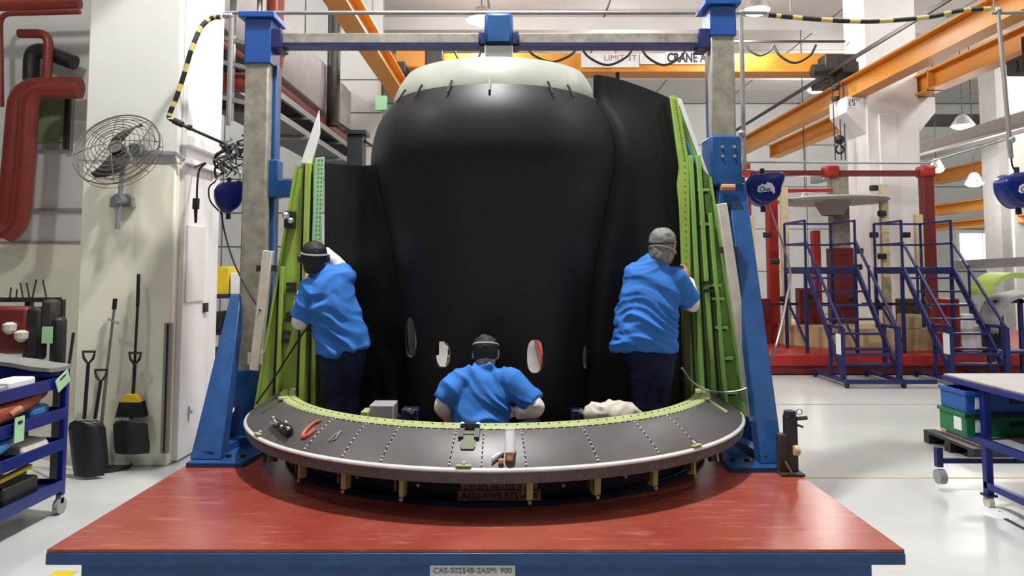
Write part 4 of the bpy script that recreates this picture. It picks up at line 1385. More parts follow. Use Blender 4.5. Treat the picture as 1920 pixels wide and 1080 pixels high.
# --- worker crouching in the middle
Yw = 4.98
f_c = Vector((.03, .92, -.25))
J = dict(head=at(911, 664, Yw + .08), neck=at(908, 690, Yw + .03), lsh=at(862, 714, Yw), rsh=at(956, 712, Yw),
         lel=at(830, 762, Yw - .02), lwr=at(862, 790, Yw + .25), lhd=(.4, .8, -.3), lhn=(-.3, .3, .8),
         rel=at(1004, 764, Yw - .04), rwr=at(966, 774, Yw - .02), rhd=(-.9, .2, .15), rhn=(.1, -.9, .3), curl=.8,
         lhip=at(878, 842, Yw - .02), rhip=at(938, 842, Yw - .02), lkn=at(838, 806, Yw + .38), rkn=at(1000, 802, Yw + .38),
         lan=Vector((at(862, 860, Yw).x, Yw + .12, DZ + .085)), ran=Vector((at(962, 860, Yw).x, Yw + .12, DZ + .085)), foot=(.05, 1, 0))
B = [(at(905, 835, Yw - .03), .175, .13), (at(904, 800, Yw - .03), .182, .135), (at(905, 765, Yw - .02), .188, .13), (at(907, 735, Yw), .188, .12), (at(908, 712, Yw + .01), .15, .10), (at(908, 697, Yw + .02), .10, .075)]
p3 = person('dark-haired worker in blue smock crouching inside the ring, back turned', (at(908, 800, Yw).x, Yw, DZ), J, f_c, B, True, 'hair_black', .84, 9, 1.03, -.03, fold=(.025, 6, 6, 9, 8))
head_strap(p3, J['head'], f_c, .06, 'strap_grey', s=1.0, r=.006)

# ================================================================== FAN ON THE PILLAR
fn = thing('wall_fan', 'industrial wall fan with round wire guard on the white pillar', 'fan', (at(221, 400, 6.8).x, 7.05, at(221, 400, 6.8).z))
fcn = at(221, 281, 6.75)
Rf = .385
tilt = Matrix.Rotation(R(-26), 4, 'X')
Mf = Matrix.Translation(fcn) @ tilt
def fring(r, y, w_):
    return mk().tube([Mf @ Vector((r * math.cos(a), y, r * math.sin(a))) for a in [2 * PI * k / 40 for k in range(40)]], w_, 5, closed=True)
for k in range(9):
    r = Rf * (.2 + .8 * k / 8)
    d = .10 * (1 - (r / Rf) ** 2)
    fring(r, -d - .02, .0042 if k < 8 else .008).build('guard_ring', 'fan_guard', fn)
for k in range(5):
    r = Rf * (.35 + .65 * k / 4)
    fring(r, .10 * (1 - (r / Rf) ** 2) + .05, .0032).build('guard_ring', 'fan_guard', fn)
for k in range(8):
    a = 2 * PI * k / 8 + .2
    pts = [Mf @ Vector((Rf * f * math.cos(a), -.10 * (1 - f * f) - .02, Rf * f * math.sin(a))) for f in (.18, .4, .6, .8, 1)]
    mk().tube(pts, .004, 5).build('guard_spoke', 'fan_guard', fn)
    pts = [Mf @ Vector((Rf * f * math.cos(a), .10 * (1 - f * f) + .05, Rf * f * math.sin(a))) for f in (.2, .6, 1)]
    mk().tube(pts, .004, 5).build('guard_spoke', 'fan_guard', fn)
for k in range(2):                          # S-shaped pair of blades
    rows = []
    for i in range(9):
        f = i / 8
        r = .05 + .27 * f
        ang = PI / 2 + PI * k + .55 - 1.05 * f ** 1.2
        wd = .085 * (1 - .85 * f ** 4) * (.75 + .5 * math.sin(PI * f))
        row = []
        for j in range(5):
            g = (j / 4 - .5)
            ra = ang + g * 2 * wd / max(r, .08)
            row.append(Mf @ Vector((r * math.cos(ra), g * .06, r * math.sin(ra))))
        rows.append(row)
    mk().grid(rows, .006).build('blade', 'fan_blade', fn)
mk().cyl(Mf @ Vector((0, -.06, 0)), Mf @ Vector((0, .03, 0)), .065, 20, .07).build('hub', 'fan_blade', fn)
mk().cyl(Mf @ Vector((0, .03, 0)), Mf @ Vector((0, .17, 0)), .075, 20, .06).build('motor', 'fan_grey', fn)
b0, b1 = at(222, 330, 6.86), at(222, 430, 6.95)
mk().cyl((b0.x, 6.93, b0.z + .1), (b1.x, 6.93, b1.z), .022, 12).build('stem', 'fan_grey', fn)
q = at(224, 376, 6.98)
mk().prism([(q.x - .11, 7.0, q.z - .06), (q.x + .11, 7.0, q.z - .06), (q.x + .10, 7.0, q.z + .03), (q.x + .05, 7.0, q.z + .07), (q.x - .05, 7.0, q.z + .07), (q.x - .10, 7.0, q.z + .03)], (0, 0, 0), (0, .078, 0)).build('wall_bracket', 'fan_grey', fn, bevel=.006)
mk().cyl((b0.x, 6.88, q.z), (b0.x, 7.02, q.z), .035, 12).build('clamp', 'fan_grey', fn)

# ================================================================== AIR LINE FRAME, HOSES, BALANCERS
YA = 6.75
al_ = thing('air_line_frame', 'thin grey air pipe frame above the gantry with hanging drops', 'pipe frame', at(430, 30, YA))
z0 = at(960, 24, YA).z
mk().cyl((at(422, 30, YA).x, YA, z0), (at(1438, 20, YA).x, YA, z0), .018, 10).build('top_pipe', 'pipe_grey', al_)
mk().cyl((at(1858, 18, YA).x, YA, z0), (at(1990, 18, YA).x, YA, z0), .018, 10).build('top_pipe', 'pipe_grey', al_)
xd = at(432, 100, YA).x
mk().cyl((xd, YA, z0), (xd, YA, at(432, 235, YA).z), .022, 10).build('drop_pipe', 'pipe_grey', al_)
xd2 = at(1391, 100, YA).x
mk().cyl((xd2, YA, z0), (xd2, YA, at(1391, 318, YA).z), .02, 10).build('drop_pipe', 'pipe_grey', al_)
p0, p1 = at(1871, 18, YA), at(1896, 296, YA)
mk().cyl((p0.x, YA, z0), p1, .02, 10).build('drop_pipe', 'pipe_grey', al_)
mk().cyl(at(1391, 304, YA), at(1742, 306, YA), .010, 8).build('cross_wire', 'pipe_grey', al_)
mk().cyl(at(1742, 304, YA), at(1885, 262, YA), .008, 8).build('cross_wire', 'pipe_grey', al_)
for px, py in ((424, 30), (432, 30), (1391, 24), (1391, 250), (1871, 20), (1896, 262)):
    mk().sphere(at(px, py, YA), .035, 10, 8).build('pipe_joint', 'steel', al_)
for x in (-1.3, .5, 2.6, 4.5):
    mk().cyl((x, YA, z0), (x, YA, CEIL), .008, 6).build('hanger_rod', 'pipe_grey', al_)

tag(mk().tube(spline([at(414, 32, YA), at(398, 34, YA), at(378, 50, YA - .05), at(360, 90, YA - .1), at(345, 140, YA - .1), at(330, 185, YA - .1), at(318, 214, YA - .1), at(318, 224, YA - .1)], 6), .022, 10).build('striped_hose', 'hazard_hose'), 'black and yellow striped hose hanging down beside the left pillar', 'hose')
tag(mk().tube(spline([at(1440, 28, YA), at(1480, 32, YA), at(1560, 38, YA), at(1640, 40, YA), at(1740, 32, YA), at(1800, 20, YA), at(1856, 16, YA)], 6), .022, 10).build('striped_hose', 'hazard_hose'), 'black and yellow striped hose sagging across the top right', 'hose')
arm = thing('balancer_arm', 'dark slanting pipe arm reaching from the striped hose to the cables', 'pipe', at(380, 250, YA - .1))
mk().cyl(at(318, 224, YA - .1), at(440, 278, YA - .1), .014, 8).build('pipe', 'dark_metal', arm)
mk().cyl(at(326, 226, YA - .1), at(342, 234, YA - .1), .03, 10).build('coupling', 'dark_metal', arm)
mk().cyl(at(352, 238, YA - .1), at(358, 240, YA - .1), .026, 10).build('coupling', 'dark_metal', arm)


def balancer(label, c, r, turn, logo, wide=1.0):
    t = thing('tool_balancer', label, 'tool balancer', c, 'blue tool balancers')
    M = Matrix.Translation(c) @ Matrix.Rotation(turn, 4, 'Z')
    mb = MB()
    # bucket-shaped outline, thick along local Y
    pts_ = [(-1.0, .42), (-.72, .74), (-.2, .84), (.55, .92), (1.02, .90), (1.06, .55), (.86, .05), (.70, -.35), (.30, -.74), (-.05, -.90), (-.45, -.78), (-.80, -.42), (-.98, .0)]
    out = []
    P2 = spline([Vector((x * wide, 0, z)) for x, z in pts_ + pts_[:1]], 3)[:-1]
    for dy, k in ((-.5, .82), (-.47, .93), (-.38, 1.0), (.38, 1.0), (.47, .93), (.5, .82)):
        out.append([M @ Vector((p.x * r * k, dy * r, p.z * r * k)) for p in P2])
    nn = len(P2)
    for row in out:
        mb.v += row
    for i in range(len(out) - 1):
        for j in range(nn):
            mb.f.append((i * nn + j, i * nn + (j + 1) % nn, (i + 1) * nn + (j + 1) % nn, (i + 1) * nn + j))
    mb.f.append(tuple(range(nn)))
    mb.f.append(tuple(range((len(out) - 1) * nn, len(out) * nn)))
    mb.build('housing', 'balancer_blue', t, angle=50)
    mk().tube([M @ Vector((r * .80 * wide * math.cos(a), -r * .49, r * .72 * math.sin(a))) for a in [R(k) for k in range(-170, 20, 12)]], r * .05, 6).build('case_seam', 'blue_dark', t)
    mk().cyl(M @ Vector((0, 0, r * .7)), M @ Vector((0, 0, r * 1.15)), r * .12, 8).build('hanger', 'dark_metal', t)
    mk().cyl(M @ Vector((0, 0, -r * .9)), M @ Vector((0, 0, -r * 1.2)), r * .14, 10).build('cable_guide', 'black_plastic', t)
    if logo:
        y = -r * .505
        pts = [(-.42, -.12), (-.36, .14), (-.15, .26), (.02, .22), (.12, .36), (.34, .30), (.48, .08), (.50, -.22), (.40, -.26), (.36, -.12), (-.05, -.16), (-.30, -.20)]
        lg = mk().prism([M @ Vector((x * r, y, z * r)) for x, z in pts], (0, 0, 0), M.to_3x3() @ Vector((0, -.004, 0))).build('emblem', 'paper_white', t, smooth=False)
        tm = text_mesh('emblem_letters', 'Ow', r * .4, 'balancer_blue', t, M @ Vector((-.02 * r, y - .008, -.02 * r)), (R(90), 0, turn))
        tm['label'] = 'blue swirl letters on the white emblem'
    return t


balancer('blue tool balancer with white emblem right of the gantry', at(1430, 356, YA), .17, R(-4), True)
balancer('blue tool balancer cut by the right picture edge', at(1908, 357, YA), .185, R(8), True)
balancer('blue tool balancer below a tangle of cables left of the gantry post', at(429, 371, YA - .1), .16, R(25), False, .78)
for (px, py, ptop) in ((1430, 335, 318),):
    pass
tag(mk().cyl(at(1391, 318, YA), at(1420, 322, YA), .012, 8).build('hanger_hook', 'pipe_grey'), 'small bracket joining the drop pipe to the right balancer', 'bracket')
tag(cable('coil_hose', [at(1896, 292, YA), at(1898, 310, YA), at(1905, 322, YA), at(1912, 330, YA)], .008, 'dark_metal'), 'thin curved hose above the balancer at the right edge', 'hose')
tb = thing('cable_bundle', 'tangle of black and grey cables above the left balancer', 'cables', at(430, 300, YA - .1))
rnd = random.Random(3)
for k in range(16):
    pts = []
    x, y = rnd.uniform(408, 456), rnd.uniform(252, 280)
    for i in range(6):
        pts.append(at(x, y, YA - .1 + rnd.uniform(-.08, .08)))
        x = min(460, max(404, x + rnd.uniform(-24, 24)))
        y += rnd.uniform(4, 17)
    cable('cable', pts, rnd.choice((.006, .008, .011)), rnd.choice(('black_rubber', 'dark_metal', 'pipe_grey', 'strap_grey')), tb, 5, 5)
tag(cable('lead_cable', [at(412, 375, YA - .1), at(420, 430, YA - .2), at(438, 490, YA - .5), at(465, 545, 6.0), at(488, 582, 5.8)], .008, 'dark_metal'), 'thin dark cable hanging from the left balancer to the pale bar', 'cable')
tag(cable('lead_cable', [at(404, 340, YA - .15), at(392, 352, YA - .2), at(394, 376, YA - .2), at(410, 396, YA - .15)], .007, 'dark_metal'), 'small looped grey cable on the left side of the balancer', 'cable')
tag(cable('air_hose', [at(480, 757, 5.78), at(510, 715, 5.80), at(540, 668, 5.82), at(566, 628, 5.82), at(578, 612, 5.8)], .008, 'black_rubber'), 'black hose slanting across the left green beam to the worker', 'hose')
tag(cable('air_hose', [at(1278, 690, 5.75), at(1300, 718, 5.78), at(1340, 735, 5.78), at(1400, 728, 5.75), at(1438, 690, 5.8), at(1460, 630, 5.9), at(1475, 560, 6.2), at(1480, 500, 6.6), at(1440, 380, 6.72)], .009, 'pipe_grey'), 'grey air hose looping from the right green beam past the brace', 'hose')

# ================================================================== BROOMS AND SHOVELS AT THE PILLAR
YP = 6.98
def d_grip(mb, c, s=.055):
    c = Vector(c)
    mb.tube([c + Vector((-s, 0, s * 1.1)), c + Vector((s, 0, s * 1.1)), c + Vector((s * .75, 0, 0)), c + Vector((0, 0, -s * .9)), c + Vector((-s * .75, 0, 0))], .013, 8, closed=True)
    return mb
def shovel(label, grip, neck, blade, w_, yy):
    """grip, neck and blade bottom in pixels"""
    g, n_, b_ = at(*grip, yy), at(*neck, yy), at(*blade, yy - .07)
    t = thing('shovel', label, 'shovel', b_, 'shovels leaning at the pillar')
    d_grip(MB(), g).build('grip', 'black_plastic', t)
    mk().cyl(g - Vector((0, 0, .05)), n_, .016, 10).build('shaft', 'black_plastic', t)
    ax = (n_ - b_)
    rows = []
    prof_ = ((0, .34, .06), (.06, .8, .045), (.16, .98, .03), (.5, 1.0, .015), (.8, 1.02, .0), (1, .97, -.005))
    for f, ww, dy in prof_:
        c = n_.lerp(b_, f)
        rows.append([c + Vector((w_ / 2 * ww * k, -dy - .05 * (1 - k * k) + .05 * 0, 0)) for k in (-1, -.6, -.2, .2, .6, 1)])
    mk().grid(rows, .01).build('scoop', 'black_plastic', t, angle=60)
    return t
shovel('black scoop shovel hanging under the yellow broom on the pillar', (253, 674), (247, 785), (247, 850), .32, YP)
shovel('black shovel with D grip, leftmost at the pillar foot', (166, 672), (158, 785), (166, 892), .27, YP - .25)
shovel('smaller black shovel leaning beside the silver pole', (189, 706), (178, 785), (180, 884), .22, YP - .05)
bm1 = thing('broom', 'long-handled broom with yellow and black bristles on the pillar', 'broom', at(248, 780, YP))
mk().cyl(at(260, 514, YP + .02), at(258, 575, YP), .016, 10).build('grip', 'black_rubber', bm1)
mk().cyl(at(258, 575, YP), at(249, 745, YP), .012, 10).build('handle', 'dark_metal', bm1)
a = at(248, 750, YP)
mk().prism([(a.x - .10, YP - .04, a.z - .02), (a.x + .10, YP - .04, a.z - .02), (a.x + .05, YP - .04, a.z + .06), (a.x - .05, YP - .04, a.z + .06)], (0, 0, 0), (0, .07, 0)).build('head_block', 'yellow', bm1, bevel=.01)
mb = MB()
for i in range(26):
    x = -.10 + .20 * i / 25
    for yy in (-.03, 0, .03):
        mb.cyl((a.x + x, YP + yy, a.z - .01), (a.x + x * 1.3, YP + yy * 1.3, at(248, 782, YP).z + .01 * (i % 3)), .006, 4)
mb.build('bristles', 'black_rubber', bm1)['kind'] = 'stuff'
sp_ = thing('pole', 'silver telescopic pole with black grip leaning at the pillar', 'pole', at(186, 800, YP - .05))
mk().cyl(at(216, 560, YP), at(214, 580, YP), .02, 10).build('grip', 'black_rubber', sp_)
mk().cyl(at(214, 580, YP), at(200, 700, YP), .012, 10).build('upper_tube', 'steel', sp_)
mk().cyl(at(200, 700, YP), at(183, 872, YP - .02), .015, 10).build('lower_tube', 'steel', sp_)
mk().cyl(at(203, 598, YP), at(222, 606, YP), .012, 8).build('clamp', 'steel', sp_)
tag(mk().cyl(at(138, 624, YP - .1), at(100, 892, YP - .35), .014, 8).build('pole', 'black_rubber'), 'black pole sticking up behind the corner of the blue cart', 'pole')
ds = thing('dustpan', 'flat black dustpan lying on the floor at the pillar foot', 'dustpan', gr(215, 874))
a, b = gr(180, 880), gr(254, 866)
mk().lathe([(1e-3, .0), (.17, .0), (.185, .03), (.17, .035), (.15, .012), (1e-3, .012)], ((a.x + b.x) / 2, (a.y + b.y) / 2 - .1, .0), 24).build('pan', 'black_plastic', ds)
mk().bar(gr(180, 880, .03), gr(150, 885, .05), .04, .02).build('grip', 'black_plastic', ds)

# ================================================================== LEFT CART
cx0, cx1, cy0, cy1 = -4.08, -3.40, 3.7, 5.75
ct = thing('shelf_cart', 'blue four-shelf steel cart with parts at the left edge', 'cart', (-3.75, 4.7, 0))
SH = (.22, .53, .76, 1.0)
for z in SH:
    shf = mk().box(cx0, cx1, cy0, cy1, z - .02, z).build('shelf', 'blue_dark', ct, bevel=.003)
    mk().box(cx1 - .012, cx1 + .006, cy0, cy1, z - .05, z + .035).build('shelf_lip', 'balancer_blue', shf, bevel=.003)
    mk().box(cx0, cx1, cy1 - .01, cy1 + .006, z - .05, z + .035).build('shelf_lip', 'balancer_blue', shf, bevel=.003)
for x in (cx0, cx1 - .04):
    for y in (cy0, cy1 - .04):
        mk().box(x, x + .045, y, y + .045, .14, 1.08).build('post', 'balancer_blue', ct, bevel=.004)
        mk().cyl((x + .0, y + .02, .06), (x + .04, y + .02, .06), .06, 14).build('caster', 'grey_box', ct)
        mk().box(x, x + .04, y, y + .04, .08, .15).build('caster_fork', 'steel', ct)
sheet = mk().grid([[Vector((cx0 + (cx1 - cx0) * i / 5, 5.50 + .27 * j / 4, 1.082 + .10 * (1 - i / 5) + .006 * math.sin(3 * i + j))) for i in range(6)] for j in range(5)], .03, (0, 0, 1)).build('grey_mat', 'mat_grey')
tag(sheet, 'grey padded sheet draped over the top of the blue cart', 'mat')
tag(mk().prism([(cx1 - .02, 5.55, 1.036), (cx0 + .02, 5.55, 1.036), (cx0 + .02, 5.55, 1.165), (cx1 - .02, 5.55, 1.078)], (0, 0, 0), (0, .18, 0)).build('foam_block', 'balancer_blue', bevel=.01), 'blue block under the grey sheet on the blue cart', 'block')
def P_(px, py, x=cx1):     # point on the cart's side plane
    Y = FOC * x / (px - 960)
    for _ in range(4):
        p = at(px, py, Y); Y *= x / p.x
    return at(px, py, Y)
tag(mk().prism([(cx1 - .3, 4.7, 1.002), (cx1 - .02, 4.7, 1.002), (cx1 - .02, 4.7, 1.06), (cx1 - .3, 4.7, 1.04)], (0, 0, 0), (0, .38, 0)).build('grey_part', 'grey_box', bevel=.012), 'grey flat part on the top shelf of the left cart', 'part')
tag(mk().box(cx1 - .2, cx1 - .03, 5.12, 5.4, 1.001, 1.075).build('white_block', 'paper_white', bevel=.015), 'white block beside the grey part on the top shelf', 'block')
dk = thing('curved_duct', 'rust red curved duct on the second shelf of the cart', 'duct', (cx1 - .15, 5, .78))
mk().tube(spline([(cx1 - .05, 4.5, .84), (cx1 - .06, 4.85, .865), (cx1 - .08, 5.15, .87), (cx1 - .10, 5.4, .90), (cx1 - .12, 5.6, .94)], 6), [.075] * 13 + [.07] * 8 + [.055] * 4, 14).build('duct_body', 'duct_red', dk)
mk().tube([(cx1 + .0 + .02 * math.sin(k), 5.1 + .03 * k, .86 + .035 * k - .01 * k * k) for k in range(4)], .02, 8).build('duct_strap', 'copper_tip', dk)
tag(mk().tube(spline([(cx1 - .08, 4.5, .60), (cx1 - .06, 4.85, .615), (cx1 - .06, 5.15, .66), (cx1 - .08, 5.35, .72)], 6), [.07 - .0022 * k for k in range(19)], 12).build('curved_fairing', 'panel_blue'), 'pale blue curved panel on the third shelf of the cart', 'panel')
tag(mk().prism([(cx1 - .3, 5.3, .532), (cx1 - .02, 5.3, .532), (cx1 - .06, 5.3, .60), (cx1 - .25, 5.3, .62)], (0, 0, 0), (0, .3, 0)).build('grey_fitting', 'beige_bag', bevel=.015), 'pale fitting at the right end of the third shelf', 'fitting')
tag(mk().box(cx1 - .3, cx1 - .05, 5.4, 5.62, .762, .85).build('blue_pouch', 'panel_blue', bevel=.03), 'small light blue pouch at the end of the second shelf', 'pouch')
tag(mk().lathe([(.02, 0), (.12, .02), (.2, .1), (.215, .16), (.2, .16), (.11, .03), (.02, .02)], (cx1 - .22, 4.85, .222), 20).build('black_bowl', 'black_plastic'), 'black bowl on the lowest shelf of the left cart', 'bowl')
tb_ = thing('tool_box', 'black tool box with yellow handle on the lowest shelf', 'tool box', (cx1 - .2, 5.3, .222))
mk().box(cx1 - .35, cx1 - .04, 5.12, 5.5, .222, .36).build('case', 'black_plastic', tb_, bevel=.02)
mk().bar((cx1 - .1, 5.14, .40), (cx1 - .1, 5.48, .42), .05, .035).build('handle', 'yellow', tb_, bevel=.01)
for k, (px, py, w_, h_, lab, ang) in enumerate(((36, 805, .10, .17, 'green tag hanging from the second shelf of the cart', 0), (118, 714, .16, .10, 'green tag lying tilted on the cart corner', .5))):
    p = P_(px, py, cx1 + .03)
    t = thing('paper_tag', lab, 'tag', p)
    M = Matrix.Translation(p) @ Matrix.Rotation(ang * .9, 4, 'X')
    mk().box(-.003, .003, -w_ / 2, w_ / 2, -h_ / 2, h_ / 2, M).build('sheet', 'tag_green', t)
    mk().box(.003, .006, -w_ * .2, w_ * .25, h_ * .22, h_ * .34, M).build('printed_line', 'ink_black', t)

# rack behind the cart with hanging bags
rk2 = thing('parts_rack', 'dark rack with hooks hung with bags behind the blue cart', 'rack', (-4.6, 6.4, 0))
Yr = 6.4
for px in (-20, 52, 112):
    q = at(px, 562, Yr)
    mk().box(q.x - .025, q.x + .025, Yr, Yr + .05, 0, q.z).build('post', 'dark_metal', rk2)
for py in (562, 600):
    mk().bar(at(-30, py, Yr), at(114, py, Yr), .03, .04).build('rail', 'dark_metal', rk2)
for px, dx in ((30, 2), (56, -6), (60, 8), (88, -8), (44, -6), (18, 3)):
    mk().cyl(at(px, 562, Yr), at(px + dx, 562 - 14 - abs(dx) * 3, Yr), .007, 5).build('hook', 'dark_metal', rk2)
for (px, py, w_, h_, m, lab) in ((24, 618, .34, .40, 'red_dark', 'brown bag hanging on the dark rack'), (98, 598, .12, .34, 'rust_metal', 'olive brown pouch hanging at the rack end'), (72, 625, .14, .45, 'dark_metal', 'dark sleeve hanging between the bags of the rack'), (112, 640, .10, .42, 'black_plastic', 'black folder leaning at the rack corner')):
    q = at(px, py, Yr - .06)
    tag(mk().box(q.x - w_ / 2, q.x + w_ / 2, Yr - .14, Yr - .02, q.z - h_ / 2, q.z + h_ / 2).build('hanging_bag', m, bevel=.035), lab, 'bag', 'bags on the dark rack')
q = at(89, 628, Yr - .16)
tag(mk().box(q.x - .045, q.x + .045, Yr - .165, Yr - .16, q.z - .07, q.z + .07).build('paper_tag', 'tag_green'), 'green tag hanging from the pouch on the rack', 'tag')
for k, (px, py) in enumerate(((18, 615), (40, 630))):
    q = at(px, py, Yr - .17)
    tag(mk().lathe([(.02, -.05), (.05, -.02), (.055, .03), (.02, .05)], q, 10).build('white_part', 'beige_bag'), ('pale knob part', 'small pale ring part')[k] + ' in front of the brown bag', 'part')

# dark rack and yellow bin behind the left brace
rk3 = thing('storage_rack', 'dark blue storage rack behind the left gantry brace', 'rack', at(425, 700, 8.4))
q0, q1 = at(398, 556, 8.4), at(458, 556, 8.4)
for x in (q0.x, q1.x):
    mk().box(x - .025, x + .025, 8.4, 8.45, 0, q0.z).build('post', 'blue_dark', rk3)
for z in (.3, .7, 1.1, q0.z - .02):
    mk().box(q0.x, q1.x, 8.38, 8.9, z, z + .04).build('shelf', 'blue_dark', rk3)
rnd = random.Random(5)
for i, z in enumerate((.34, .74, 1.14)):
    for k in range(3):
        x = q0.x + .03 + k * .11
        tag(mk().box(x, x + .09, 8.42, 8.7, z, z + rnd.uniform(.12, .28)).build('stored_box', rnd.choice(('black_plastic', 'dark_metal', 'rust_metal')), bevel=.01),
            '%s dark box on the %s shelf of the rack behind the brace' % (('left', 'middle', 'right')[k], ('lowest', 'middle', 'upper')[i]), 'box', 'boxes on the dark blue rack')
q = at(414, 543, 8.45)
tag(mk().box(at(401, 545, 8.45).x, at(428, 545, 8.45).x, 8.45, 8.75, q0.z + .021, at(414, 500, 8.45).z).build('yellow_bin', 'yellow', bevel=.01), 'yellow box on top of the dark blue rack', 'box')
tag(mk().box(at(431, 545, 8.45).x, at(452, 545, 8.45).x, 8.45, 8.75, q0.z + .021, at(440, 512, 8.45).z).build('white_box', 'paper_white', bevel=.01), 'white box next to the yellow one on the rack', 'box')

# ================================================================== THINGS ON THE RING AND INSIDE IT
tl = thing('drill_tool', 'black and chrome hand tool lying on the left end of the ring', 'tool', surf(conv(535, 1.8, .83), .5, .01))
A_ = conv(535, 1.8, .83)
def rt(px, py):       # ring surface point under a pixel
    best = min(((FOC * 0 + (Vector((960 + FOC * p.x / (p.y * math.cos(PITCH) + (p.z - CAMH) * math.sin(PITCH)), PPY - FOC * (-p.y * math.sin(PITCH) + (p.z - CAMH) * math.cos(PITCH)) / (p.y * math.cos(PITCH) + (p.z - CAMH) * math.sin(PITCH)))) - Vector((px, py))).length, a, f)
                for a in [x * .5 for x in range(-166, 167)] for f in [y / 20 for y in range(21)] for p in (surf(a, f),)), key=lambda q: q[0])
    return best[1], best[2]
def on(px, py, lift):
    a, f = rt(px, py)
    return surf(a, f, lift)
mk().bar(on(514, 795, .025), on(533, 806, .025), .035, .035).build('barrel', 'black_plastic', tl, bevel=.006)
mk().bar(on(530, 803, .03), on(548, 816, .03), .05, .05).build('motor', 'black_plastic', tl, bevel=.01)
for px, py in ((520, 795), (524, 801), (537, 811), (545, 804), (548, 814)):
    mk().sphere(on(px, py, .055), .013, 8, 6).build('chrome_knob', 'bright_metal', tl)
mk().cyl(on(512, 798, .03), on(528, 806, .045), .012, 8).build('chrome_rod', 'bright_metal', tl)
a, f = rt(586, 808)
tag(mk().tube([surf(a + 1.1 * math.cos(t), f + .20 * math.sin(t), .008) for t in [2 * PI * k / 20 for k in range(17)]], .013, 8).build('red_strap', 'red_label'), 'red-orange looped strap lying on the ring', 'strap')
a, f = rt(628, 820)
tag(mk().tube([surf(a + x, f + y, .006) for x, y in ((-.6, .12), (-.2, -.05), (.3, -.12), (.5, .05), (.1, .1))], .006, 6).build('loose_wire', 'pipe_grey'), 'small bent grey wire on the ring beside the red strap', 'wire')
tw = thing('sealant_gun_tip', 'white tube with copper tip standing on the front of the ring', 'tube', on(957, 868, 0))
b = on(957, 866, .02)
mk().cyl(b, b + Vector((0, .02, .035)), .018, 14, .026).build('tip', 'copper_tip', tw)
mk().cyl(b + Vector((0, .02, .035)), b + Vector((.0, .075, .15)), .030, 16).build('barrel', 'paper_white', tw)
mk().cyl(b + Vector((0, .075, .15)), b + Vector((0, .078, .157)), .032, 16).build('end_cap', 'paper_white', tw)
tw = thing('sealant_cartridge', 'small white clip lying beside the white tube on the ring', 'clip', on(930, 862, 0))
mk().bar(on(920, 864, .012), on(941, 851, .012), .018, .018).build('bar', 'paper_white', tw, bevel=.004)
mk().bar(on(925, 866, .012), on(944, 855, .012), .010, .014).build('bar', 'grey_box', tw)
tag(mk().sphere(on(938, 866, .016), .017, 10, 8).build('copper_bit', 'copper_tip'), 'small copper coloured bit between the clip and the tube', 'fitting')

zs = DZ + .001        # deck inside the ring
def inside(px, py):
    return gr(px, py, .72)
tag(mk().box(at(692, 770, 5.2).x, at(738, 770, 5.2).x, 5.2, 5.4, zs, at(715, 760, 5.2).z).build('grey_case', 'grey_box', bevel=.008), 'grey case on the pedestal behind the left part of the ring', 'case')
tag(mk().box(at(676, 780, 5.15).x, at(690, 775, 5.15).x, 5.15, 5.3, zs, at(690, 772, 5.15).z).build('pale_block', 'flange_green', bevel=.005), 'small pale green block beside the grey case', 'block')
mb = MB()
c0 = at(1148, 772, 5.2)
loft(mb, [Vector((c0.x - .14, 5.25, c0.z - .03)), Vector((c0.x - .02, 5.25, c0.z - .02)), Vector((c0.x + .14, 5.25, c0.z - .03))], [(.06, .08), (.085, .08), (.07, .085)], (0, 1, 0), 14)
bg = organic('rag_bag', 'beige_bag', None, mb, .012, 2, folds(.018, 14, 14, 14, 4, 2))
tag(mk().box(c0.x - .2, c0.x + .2, 5.14, 5.36, zs, c0.z - .10).build('tool_chest', 'navy_drum', bevel=.01), 'dark chest under the beige bag inside the ring', 'chest')
tag(bg, 'crumpled beige white bag behind the right part of the ring', 'bag')
for k, (px, py) in enumerate(((768, 770), (1088, 772))):
    q = at(px, py, 5.3)
    t = thing('support_block', '%s blue support foot at the bottom of the black barrel' % ('left', 'right')[k], 'support', (q.x, 5.35, zs))
    mk().box(q.x - .06, q.x + .06, 5.3, 5.42, zs, q.z + .01).build('block', 'navy_drum', t, bevel=.01)
    mk().cyl((q.x, 5.3, q.z), (q.x + .02, 5.27, q.z), .02, 8).build('screw', 'steel', t)

# ================================================================== JACK AT THE RIGHT CORNER OF THE PLATFORM
jk = thing('screw_jack', 'rusty steel screw jack standing on the right corner of the platform', 'jack', gr(1498, 895, DZ))
b = gr(1500, 893, DZ)
b.x = min(b.x, 1.94)
J0 = Vector((b.x, b.y + .04, DZ))
mk().box(J0.x - .085, J0.x + .075, J0.y - .06, J0.y + .1, DZ, DZ + .016).build('foot_plate', 'rust_metal', jk)
mk().box(J0.x - .025, J0.x + .055, J0.y, J0.y + .08, DZ + .016, DZ + .40).build('column', 'dark_metal', jk, bevel=.008)
mk().box(J0.x - .075, J0.x - .02, J0.y + .0, J0.y + .08, DZ + .016, DZ + .27).build('side_block', 'rust_metal', jk, bevel=.004)
mk().cyl((J0.x + .015, J0.y - .02, DZ + .17), (J0.x + .05, J0.y - .02, DZ + .17), .035, 12).build('brass_knob', 'cardboard', jk)
mk().cyl((J0.x + .02, J0.y + .04, DZ + .37), (J0.x + .13, J0.y + .02, DZ + .385), .014, 8).build('lever', 'rust_metal', jk)
mk().cyl((J0.x + .04, J0.y + .04, DZ + .34), (J0.x + .10, J0.y + .02, DZ + .32), .008, 8).build('pin', 'rust_metal', jk)
mk().lathe([(.02, 0), (.045, 0), (.04, .03), (.015, .035)], (J0.x + .015, J0.y + .04, DZ + .40), 12).build('crown', 'dark_metal', jk)
